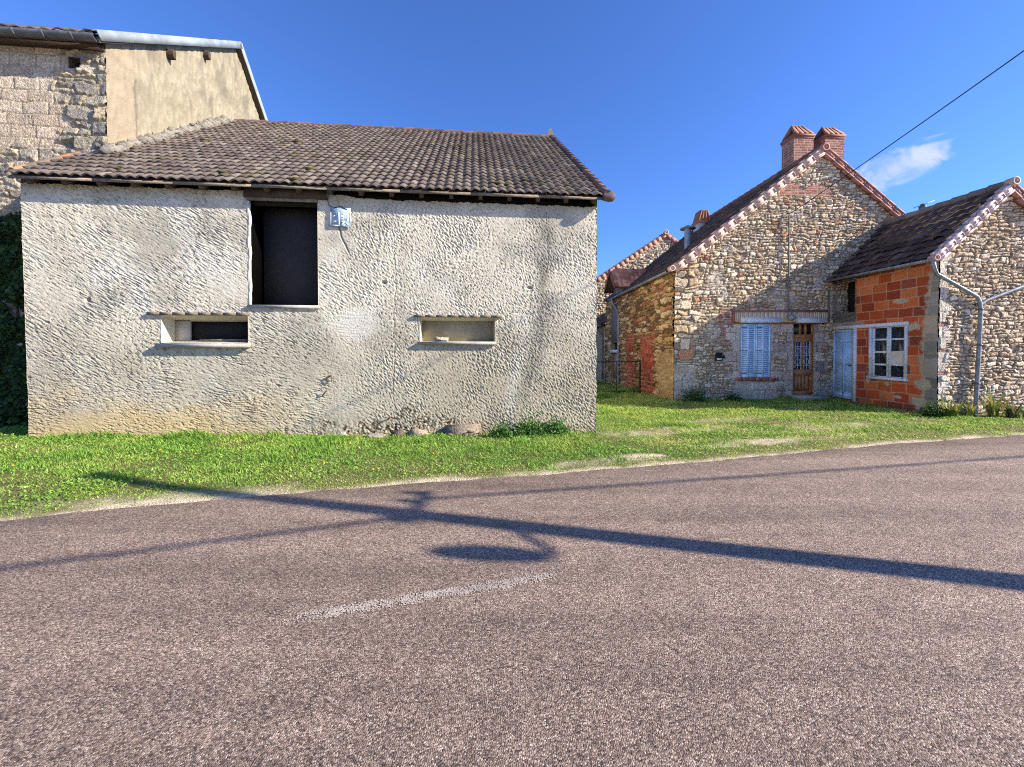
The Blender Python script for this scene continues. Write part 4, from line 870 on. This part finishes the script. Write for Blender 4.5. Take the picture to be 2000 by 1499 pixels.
# ------------------------------------------------------------------ farther buildings between barn and house
wing = thing('low_wing', 'low rendered wing with a dark roof beyond the loft dormer of the stone house', 'outbuilding', HOUSE, (0,8.0,0))
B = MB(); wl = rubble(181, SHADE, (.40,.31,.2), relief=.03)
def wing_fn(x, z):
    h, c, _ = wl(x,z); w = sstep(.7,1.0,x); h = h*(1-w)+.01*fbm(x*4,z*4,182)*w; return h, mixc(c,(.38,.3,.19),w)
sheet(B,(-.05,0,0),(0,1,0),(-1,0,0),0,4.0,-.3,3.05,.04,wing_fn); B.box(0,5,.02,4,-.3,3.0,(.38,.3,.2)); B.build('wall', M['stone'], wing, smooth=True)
B = MB(); s = np.array((2.6,0,1.75)); S = np.linalg.norm(s); tile_slope(B,(-.3,-.1,2.98),(0,1,0),s/S,4.2,S,.25,9,.02,DT,61); B.hexa([(-.3,-.1,2.9),(2.3,-.1,4.65),(2.3,4.1,4.65),(-.3,4.1,2.9),(-.3,-.1,2.97),(2.3,-.1,4.72),(2.3,4.1,4.72),(-.3,4.1,2.97)],(.06,.05,.04)); B.build('roof', M['tile'], wing)
gutter(wing,(-.36,-.1,2.95),(-.36,4.1,2.93)); MB().tube([(-.36,.6,2.9),(-.36,.55,2.75),(-.12,.35,2.5),(-.12,.3,2.3),(-.12,.3,.1)],.045,8).build('downpipe', M['zincdark'], wing)
rear = thing('rear_house', 'distant stone gable with terracotta verges seen between the barn and the stone house', 'house', REAR)
B = MB(); rr = rubble(191, relief=.06, ch=(.08,.18), cw=(.12,.36)); RP, RSL = 8.85, .66
sheet(B,(0,0,0),(1,0,0),(0,-1,0),-6.2,6.2,-.3,8.9,.04,rr,inside=lambda x,z: z < RP-RSL*np.abs(x)); B.box(-6.2,6.2,.1,10,-.3,4.6,(.4,.34,.26)); B.build('wall', M['stone'], rear, smooth=True)
rroof = house_roof(rear,-6.4,0,RP-RSL*6.4+.05,RP+.08,-.03,10,.26,22,[(.3,.14,.09),(.25,.12,.08),(.35,.17,.11)],71,amp=.02)
verge(rroof,(-6.4,RP-RSL*6.4),(-.05,RP+.0),-.13,n=22,hgt=.24,seed=6,relief=False,col=(.48,.22,.15)); verge(rroof,(6.4,RP-RSL*6.4),(.05,RP+.0),-.13,n=22,hgt=.24,seed=7,relief=False,col=(.45,.2,.15))
scroll(rroof,0,-.17,RP+.1,.14,'ridge_disc')
# ------------------------------------------------------------------ gate, plants
gate = thing('metal_gate', 'low rusty metal gate of thin bars standing between the barn and the shaded house wall', 'gate', HOUSE, (-.36,2.05,-.02))
B = MB(); B.tube([(0,0,-.1),(0,0,1.28)], .035, 8); B.build('post', M['iron'], gate)
B = MB(); B.tube([(-2.6,0,1.22),(-.02,0,1.22)], .02, 6); B.tube([(-2.6,0,.12),(-.02,0,.12)], .018, 6)
for x in (-2.6,-1.75,-.88): B.tube([(x,0,.1),(x,0,1.22)], .013, 6)
B.build('bar_frame', M['iron'], gate)

ERX = np.array([-30,-12,-8,-4.83,-4.05,-3.13,-2.06,0,.67,3.19,5.96,9.76,13,30]); ERY = np.array([-3.9,1.55,2.76,3.72,4.03,4.29,4.58,5.07,5.22,5.86,6.70,7.60,8.36,12.4])
def edge_y(x): return np.interp(x, ERX, ERY)
def ground_z(x, y):
    d = y - edge_y(x); zt = np.interp(x, [-14,-8.4,1.7,4,8,12], [.13,.10,-.04,-.05,.0,.02])
    z = zt*sstep(.1,1.8,d) + .03*sstep(.0,.5,d)*fbm(x*.6,y*.6,201,3)
    far = np.hypot(x,y); return np.where(d < 0, -.03, z)*(1 + 0*far)
def uneven(a, b, step, lim):
    L = list(np.arange(a, b+1e-6, step)); s = step; q = b
    while q < lim: s *= 1.35; q += s; L.append(q)
    s = step; q = a
    while q > -lim: s *= 1.35; q -= s; L.insert(0, q)
    return np.array(L)
xs = uneven(-12, 16, .12, 900); ys = uneven(1, 20, .12, 900)
X, Y = np.meshgrid(xs, ys); Z = ground_z(X, Y); nx, ny = len(xs), len(ys)
i, j = np.meshgrid(np.arange(nx-1), np.arange(ny-1)); q = j*nx+i
D = Y - edge_y(X)
def dirt(x, y):       # bare, sandy ground: the road edge, tyre-worn spots at the yard entrance
    d = y - edge_y(x)
    t = sstep(.24,.0, d + .2*fbm(x*1.1,y*1.1,202,3))
    for (cx,cy,rx,ry,a) in ((2.0,6.05,.55,.22,1.),(4.3,7.0,1.3,.3,.9),(1.2,5.75,.9,.22,.8),(6.2,7.6,1.5,.3,.45),(-3.8,4.35,1.2,.2,.6),(3.2,8.2,1.8,.4,.65),(6.8,8.5,2.0,.4,.65),(5.0,9.4,1.4,.3,.5)):
        t = np.maximum(t, a*sstep(1.2,.4, np.hypot((x-cx)/rx,(y-cy-.25*(x-cx))/ry)+.5*fbm(x*2,y*2,203,3)))
    return np.clip(t,0,1)
c = mixc(np.tile(np.array((.16,.15,.06)), X.shape+(1,)), (.56,.47,.33), dirt(X,Y))
c = mixc(c, (.15,.14,.06), .5*sstep(0,.5,fbm(X*.8,Y*.8,204)))
gm = MB().add(np.stack([X,Y,Z],-1).reshape(-1,3), np.stack([q,q+1,q+nx+1,q+nx],-1).reshape(-1,4), c.reshape(-1,3))
tag(gm.build('ground', M['ground'], None, smooth=True), kind='structure')
# the road: one sheet between two slightly ragged edges
rx = np.concatenate([np.arange(-30,-12,1.0), np.arange(-12,14,.08), np.arange(14,60,1.0)]); ey = np.where(rx > 30, 12.4+(rx-30)*.25, edge_y(rx)); ey = ey + .05*fbm(rx*1.3, rx*0+2, 205, 4)
rows = [0,.04,.5,1.5,2.5,3.5,4.5,4.95]
V = np.stack([np.stack([rx + .25*w*.97, ey - w*1.03, np.full(rx.shape, .012 if 0 < k < 7 else -.03)],-1) for k, w in enumerate(rows)])
n = len(rx); i, j = np.meshgrid(np.arange(n-1), np.arange(len(rows)-1)); q = j*n+i
tag(MB().add(V.reshape(-1,3), np.stack([q+n,q+n+1,q+1,q],-1).reshape(-1,4)).build('road', M['road'], None, smooth=False), kind='structure')
# worn centre dash, flake by flake
B = MB(); a = np.array((-1.36,2.325)); b = np.array((.32,2.80)); t = b-a; Ld = np.linalg.norm(t); t /= Ld; pn = np.array((-t[1],t[0]))
for s in np.arange(0, Ld, .006):
    for w in np.arange(-.055, .055, .006):
        k = noise(np.array(s*85.),np.array(w*85.),207)+.4*noise(np.array(s*12.),np.array(w*12.),208)-.55*(abs(w)/.055)**3 - .35*max(0,(.35-s)/.35) - .2*max(0,(s-1.4)/.3)
        if k > -.08:
            p = a + t*(s+RNG.normal(0,.001)) + pn*(w+RNG.normal(0,.001)); h = .0034
            B.quad((*(p-t*h-pn*h),.016),(*(p+t*h-pn*h),.016),(*(p+t*h+pn*h),.016),(*(p-t*h+pn*h),.016), (1,1,1))
tag(B.build('road_marking', M['marking'], None), kind='structure')
# grass: many short blades plus small broad leaves
def inbarn(x, y):      # footprint test in local frames
    def loc(fr): dx, dy = x-fr.ox, y-fr.oy; return dx*fr.c+dy*fr.s, -dx*fr.s+dy*fr.c
    a, b = loc(BARN); r = (a>-.0)&(a<BW)&(b>-.01)&(b<11)
    a, b = loc(HOUSE); r |= (a>0)&(a<9.6)&(b>.0)&(b<12); r |= (a>3.75)&(a<4.9)&(b>-.36)&(b<0)
    a, b = loc(ANNEX); r |= (a>0)&(a<3.4)&(b>-.01)&(b<4)
    a, b = loc(TALL); r |= (a<0)&(b>0); return r
def scatter(rng, n):
    y = rng.uniform(2.2, 21, n); d = y
    x = rng.uniform(-1.30, 1.32, n)*y + rng.uniform(-.6,.6,n)
    k = rng.random(n) < (1.0 if True else 0)
    dd = y - edge_y(x); k &= dd > .0 + .04*fbm(x*1.3,x*0+2,205,4)
    k &= ~inbarn(x,y); k &= (x > -11) & (x < 15)
    wild = np.exp(-np.abs(y-7.6)/4)
    k &= rng.random(n) > dirt(x,y)*.93
    k &= (rng.random(n) < np.clip(.5+.7*sstep(-.5,.25,fbm(x*1.7,y*1.7,209,4)),0,1)) | (dd > 1.0)
    return x[k], y[k]
rng = np.random.default_rng(21)
x, y = scatter(rng, 640000)      # sampling in angle keeps about one density per picture area, thinning far away
n = len(x); z = ground_z(x, y)
BD = (x-BARN.ox)*(-BARN.s)+(y-BARN.oy)*BARN.c       # local y at the barn (negative in front)
dd = y-edge_y(x)
lush = np.clip(.5+.9*fbm(x*.7,y*.7,210,3),0,1)*sstep(.15,1.0,dd)
hgt = (.018+.032*lush)*rng.uniform(.5,1.5,n)*(1+.012*(y-4))
near = np.where(x < 1.8, sstep(-.7,-.02,BD), 0.); hgt *= 1+.6*near
hl = (x-HOUSE.ox); hgt *= 1+1.2*((y>12)&(x>2))*sstep(12.0,12.7,y)
tuft = sstep(.28,.5,fbm(x*1.1+3,y*1.1,211,2)); hgt *= 1+.8*tuft
worn = sstep(2,3.5,x)*sstep(-.1,.35,fbm(x*.9,y*1.6,215,3))*sstep(.1,.6,dd)*sstep(3.6,2.4,dd)
yel = np.clip(.7*worn + sstep(-.25,.35,fbm(x*.8,y*.9,212,4))*.6 + .45*sstep(1.5,4,x)*sstep(.4,.1,fbm(x*.6,y*.6,213)) - .35*tuft + .35*sstep(.5,.1,dd), 0, 1)*np.where(x < 2, .7, 1.)
hgt = np.minimum(hgt*(1-.45*worn),.22)
g0 = np.array((.215,.385,.06)); g1 = np.array((.48,.57,.12)); g2 = np.array((.66,.57,.32))
col = mixc(np.tile(g0,(n,1)), g1, yel); dry = (rng.random(n) < .01+.3*worn+.06*yel*sstep(1.0,0,dd)+.02*yel); col = np.where(dry[:,None], g2, col)*rng.uniform(.65,1.35,(n,1))
ang = rng.uniform(0,2*np.pi,n); lean_ = rng.uniform(.5,1.7,n)*hgt; wid = (.0042+.0007*(y-4))*rng.uniform(.7,1.4,n)
dx, dy = np.cos(ang), np.sin(ang); sxv, syv = -dy*wid, dx*wid
P = lambda fx, fz, ws: np.stack([x+dx*lean_*fx+sxv*ws, y+dy*lean_*fx+syv*ws, z-.008+hgt*fz],-1)
V = np.stack([P(0,0,-1),P(0,0,1),P(.35,.6,.8),P(.35,.6,-.8),P(1,1,0)],1).reshape(-1,3); o = (np.arange(n)*5)[:,None]
G = MB(); CC = np.repeat(col,5,axis=0)
G.add(V, o+np.array([[0,1,2,3]]), CC); G.V.append(np.zeros((0,3))); G.C.append(np.zeros((0,3))); G.F.append(o+np.array([[3,2,4]]))
# clover, plantain and dandelion rosettes
x2, y2 = scatter(rng, 260000); k = (rng.random(len(x2)) < sstep(-.2,.3,fbm(x2*.9+8,y2*.9,214,3))) & (y2-edge_y(x2) > .3); x2, y2 = x2[k], y2[k]; m = len(x2)
def lp(r_, nn): return np.stack([x2,y2,ground_z(x2,y2)+rng.uniform(.01,.05,m)],-1)
leaves(G, m, lp, .026, [(.21,.39,.06),(.26,.44,.07),(.33,.48,.09),(.16,.3,.05)], (0,0,1.6), 6, .8)
print('grass blades', n, 'leaves', m)
tag(G.build('grass', M['leaf'], None), kind='stuff', label='short uneven green grass with clover and bare sandy spots between road and buildings', cat='grass')

def strap_plant(x, y, n, L, seed, label, cols, name='iris_clump', cat='plant', group='strappy plants along the annexe foot', wd=.022):
    rng = np.random.default_rng(seed); B = MB()
    for k in range(n):
        a = rng.uniform(0,2*math.pi); l = L*rng.uniform(.6,1.15); ln = rng.uniform(.25,.95); b0 = np.array((rng.normal(0,.07),rng.normal(0,.05),0)); w = wd*rng.uniform(.6,1.1)
        d = np.array((math.cos(a),math.sin(a),0)); s = np.array((-d[1],d[0],0)); c = np.array(cols[rng.integers(0,len(cols))])*rng.uniform(.75,1.25); m_ = 6; Vp = []
        for i in range(m_+1):
            f = i/m_; p = b0 + d*l*ln*f**1.7 + np.array((0,0,l*(f*(1.15-.45*ln*f*f)))) ; ww = w*(1-f**2.2)*(.7+.6*f*(1-f)*2)+.001; Vp += [p-s*ww, p+s*ww]
        B.add(Vp, [(2*i,2*i+1,2*i+3,2*i+2) for i in range(m_)], c)
    z = float(ground_z(np.array(x),np.array(y)))
    return tag(B.build(name, M['leaf'], None, loc=(x,y,z-.01)), label, cat, group)
ylw = [(.32,.30,.06),(.22,.27,.05),(.40,.34,.09),(.13,.2,.035)]; grn = [(.10,.19,.03),(.14,.22,.04),(.07,.14,.025),(.3,.28,.07)]
strap_plant(10.62,9.6,34,.5,1,'yellowing strap leaves at the annexe corner, leftmost clump',ylw)
strap_plant(11.02,9.62,30,.42,2,'yellow strap leaves just left of the zinc downpipe foot',ylw)
strap_plant(11.62,9.62,46,.62,3,'tallest yellow green strap leaves right of the zinc downpipe',ylw)
strap_plant(12.0,9.55,34,.42,4,'dark arching strap leaves beside the tallest clump at the stone gable',[(.08,.12,.03),(.14,.17,.05),(.25,.2,.1)])
strap_plant(12.4,9.55,30,.38,5,'low green strap leaves at the right edge of the stone gable',grn)
for (x,y,L,s,lab) in ((.35,7.62,.27,11,'bushy weed tuft at the barn foot below the right slit window'),(.85,7.72,.22,12,'small weed tuft near the right corner of the barn'),(-.2,7.45,.2,13,'low weed tuft against the stone block at the barn')):
    B = MB(); z = float(ground_z(np.array(x),np.array(y)))
    f = lambda r,n: np.stack([r.normal(0,.5*L,n),r.normal(0,.3*L,n)-.05,np.abs(r.normal(.0,.55*L,n))],-1)
    leaves(B, int(900*L/.3), f, .045, [(.10,.24,.045),(.14,.29,.06),(.08,.19,.04)], (0,-.3,.8), s, .9)
    for k in range(90): B.tube([(0,0,0),(random.gauss(0,.55*L),random.gauss(0,.3*L)-.05,abs(random.gauss(0,.55*L)))], .005, 4, (.1,.14,.04))
    tag(B.build('weed_tuft', M['leaf'], None, loc=(x,y,z)), lab, 'weed', 'weeds along the barn foot')
for (x,y,L,s,lab) in ((5.75,12.55,.34,14,'leafy weed at the shaded front corner of the stone house'),(7.0,12.6,.2,15,'low dark weed under the shutters of the stone house'),(10.3,9.7,.25,16,'weeds at the dark foot of the brick annexe corner')):
    B = MB(); z = float(ground_z(np.array(x),np.array(y)))
    f = lambda r,n: np.stack([r.normal(0,.6*L,n),r.normal(0,.3*L,n),np.abs(r.normal(.0,.6*L,n))],-1)
    leaves(B, int(800*L/.3), f, .05, [(.06,.13,.03),(.08,.15,.04),(.05,.11,.03)], (0,-.3,.8), s, .9)
    for k in range(70): B.tube([(0,0,0),(random.gauss(0,.6*L),random.gauss(0,.3*L),abs(random.gauss(0,.6*L)))], .005, 4, (.1,.14,.04))
    for k in range(8): B.tube([(0,0,0),(random.gauss(0,.15),random.gauss(0,.08),L*random.uniform(.9,1.7))], .004, 4, (.25,.25,.12))
    tag(B.build('weed_tuft', M['leaf'], None, loc=(x,y,z)), lab, 'weed', 'weeds along the house foot')
FL = [(-5.8,5.55),(-5.25,5.9),(-4.6,5.75),(-3.1,5.6),(-2.5,5.35),(-1.15,5.85),(-1.75,5.1),(-6.3,5.0),(.9,6.6)]
B = MB(); B.tube([(0,0,0),(.004,0,.085)], .0022, 4, (.14,.2,.05)); cf = (.72,.5,.02)
for q in range(3): B.lathe((.004,0,.083+.004*q), [(.001,.0),(.02-.005*q,.004),(.019-.005*q,.007),(.001,.009)], 9, cf)
for k, (x,y) in enumerate(FL):
    if k == 0: f0 = B.build('dandelion', M['leaf'], None); o = f0
    else: o = f0.copy(); COL.objects.link(o)
    o.location = (x,y,float(ground_z(np.array(x),np.array(y)))); o.rotation_euler = (RNG.normal(0,.2),RNG.normal(0,.2),k)
    tag(o, 'single yellow dandelion flower in the grass verge before the barn', 'flower', 'dandelions in the grass verge')

# ------------------------------------------------------------------ the street pole to the right of the photographer and its wires
Ls = np.array((-.97,.25,-.545)); Ls /= np.linalg.norm(Ls)
BX, BY, PH = 9.25, 1.23, 8.2
pole = thing('street_pole', 'tall tapered street pole whose shadow with a lamp falls across the road', 'pole', W0, (BX,BY,0))
B = MB(); B.tube([(0,0,-.3),(0,0,3),(0,0,PH)], [.15,.135,.095], 14); B.build('pole_shaft', M['concrete'], pole)
lm = MB(); lm.tube([(0,-.05,5.22),(0,-.3,5.08),(-.02,-.42,5.02),(-.25,-.42,5.03)], .035, 8); lm.build('lamp_arm', M['zinc'], pole)
B = MB(); B.lathe((-.52,-.42,5.02), [(.001,-.2),(.14,-.17),(.23,-.06),(.26,.03),(.2,.11),(.08,.19),(.001,.21)], 18, (1,1,1), sx=1.55, sy=.45); B.build('street_lamp', M['zinc'], pole, smooth=True)
B = MB(); B.obox((0,.22,5.75),(0,1,0),(1,0,0),(0,0,1),.42,.03,.03); B.build('bracket', M['zinc'], pole); B = MB(); B.obox((0,0,7.85),(1,0,0),(0,1,0),(0,0,1),.35,.04,.04); B.build('crossarm', M['zinc'], pole)
for (x,y,z) in ((0,.55,5.78),(0,.3,5.78),(0,-.16,5.78),(-.3,0,7.9),(.3,0,7.9)):
    B = MB(); B.lathe((x,y,z), [(.03,0),(.055,.02),(.03,.06),(.055,.08),(.03,.13),(.001,.14)], 10); B.build('insulator', M['zincdark'], pole)
def wire(p, q, sag, r, label, n=18):
    p, q = np.array(p,float), np.array(q,float); pts = [tuple(p+(q-p)*t-np.array((0,0,4*sag*t*(1-t)))) for t in np.linspace(0,1,n)]
    B = MB(); B.tube(pts, r, 6); tag(B.build('overhead_wire', M['cable'], None), label, 'wire', 'overhead wires')
hw = HOUSE.w(3.70,-.12,6.0)
wire((BX,BY,8.13), hw, .12, .011, 'black service wire slanting down across the sky to the stone house gable')
wire((BX,BY+.35,5.8), (60,13.0,5.9), .5, .028, 'twisted cable leading along the road to the right from the street pole')
wire((BX,BY-.1,5.8), (-24,-9.2,6.2), .3, .028, 'twisted cable leading along the road to the left behind the camera')
wire((BX-.3,BY,7.95), (-24,-8.4,8.2), .3, .02, 'upper wire from the pole top running left behind the camera')

# ------------------------------------------------------------------ light, sky, camera
sv_ = -Ls; el = math.asin(sv_[2]); az = math.atan2(sv_[0], sv_[1])
sun = bpy.data.lights.new('sun', 'SUN'); sun.energy = 5.0; sun.angle = R(.5); sun.color = (1,.905,.76)
so = bpy.data.objects.new('sun', sun); COL.objects.link(so); so.rotation_euler = Vector(Ls).to_track_quat('-Z','Y').to_euler(); so.location = (20,-5,15)
w = bpy.data.worlds.new('World'); sc.world = w; w.use_nodes = True; nt = w.node_tree; L = nt.links
bg = nt.nodes['Background']; sky = nd(nt, 'ShaderNodeTexSky'); sky.sky_type = 'NISHITA'; sky.sun_disc = False; sky.sun_elevation = el; sky.sun_rotation = az
sky.altitude = 300; sky.air_density = 1.0; sky.dust_density = .2; sky.ozone_density = 4.0
bg.inputs['Strength'].default_value = .10
# one small wisp of cloud above the annexe, fixed in direction
def ray(px, py):
    u = (px-1000)/780; v = -(py-699.6)/780; p = R(1); d = Vector((u, math.cos(p)+v*math.sin(p), -math.sin(p)+v*math.cos(p))); return d.normalized()
c0 = ray(1748,330); e1 = (ray(1825,300)-ray(1680,362)).normalized(); e2 = c0.cross(e1).normalized(); e2 = e2 if e2.z > 0 else -e2
tc = nd(nt, 'ShaderNodeTexCoord')
def dot(v):
    n = nd(nt, 'ShaderNodeVectorMath', operation='DOT_PRODUCT'); L.new(tc.outputs['Generated'], n.inputs[0]); n.inputs[1].default_value = v; return n.outputs['Value']
def ma(op, a, b=None):
    n = nd(nt, 'ShaderNodeMath', operation=op)
    for k, q in enumerate((a,b)):
        if q is None: continue
        if isinstance(q,(int,float)): n.inputs[k].default_value = q
        else: L.new(q, n.inputs[k])
    return n.outputs[0]
a1 = ma('DIVIDE', ma('SUBTRACT', dot(e1), c0.dot(e1)), .085); a2 = ma('DIVIDE', ma('SUBTRACT', dot(e2), c0.dot(e2)), .04)
r2 = ma('ADD', ma('MULTIPLY', a1, a1), ma('MULTIPLY', a2, a2))
mpn = nd(nt, 'ShaderNodeMapping'); mpn.inputs['Rotation'].default_value = (0,R(25),0); mpn.inputs['Scale'].default_value = (17,17,28); L.new(tc.outputs['Generated'], mpn.inputs['Vector'])
nz = nd(nt, 'ShaderNodeTexNoise', Scale=1.0, Detail=6.0, Roughness=.6, Distortion=.6); L.new(mpn.outputs[0], nz.inputs['Vector'])
msk = ma('SUBTRACT', ma('MULTIPLY', nz.outputs['Fac'], 2.1), ma('ADD', ma('MULTIPLY', r2, .75), .38))
mr = nd(nt, 'ShaderNodeMapRange'); mr.interpolation_type = 'SMOOTHSTEP'; L.new(msk, mr.inputs['Value']); mr.inputs['From Min'].default_value = 0; mr.inputs['From Max'].default_value = .75
mr.inputs['To Max'].default_value = .75
front = ma('GREATER_THAN', dot(c0), .5)
mx = nd(nt, 'ShaderNodeMix', data_type='RGBA'); L.new(ma('MULTIPLY', mr.outputs[0], front), mx.inputs['Factor']); tn = nd(nt, 'ShaderNodeVectorMath', operation='MULTIPLY'); L.new(sky.outputs[0], tn.inputs[0]); tn.inputs[1].default_value = (.56,.79,1.25)
L.new(tn.outputs[0], mx.inputs['A']); mx.inputs['B'].default_value = (4.0,4.2,4.5,1)
L.new(mx.outputs['Result'], bg.inputs['Color'])
cam = bpy.data.cameras.new('camera'); cam.sensor_width = 36; cam.lens = 36*780/2000; cam.shift_y = -(749.5-699.6)/2000; cam.clip_end = 3000; cam.clip_start = .05
co = bpy.data.objects.new('camera', cam); COL.objects.link(co); co.location = (0,0,1.6); co.rotation_euler = (R(89),0,0); sc.camera = co
sc.cycles.filter_width = 1.1; sc.cycles.use_denoising = False
sc.view_settings.view_transform = 'Standard'; sc.view_settings.look = 'None'; sc.view_settings.exposure = 1.1; sc.view_settings.gamma = 1
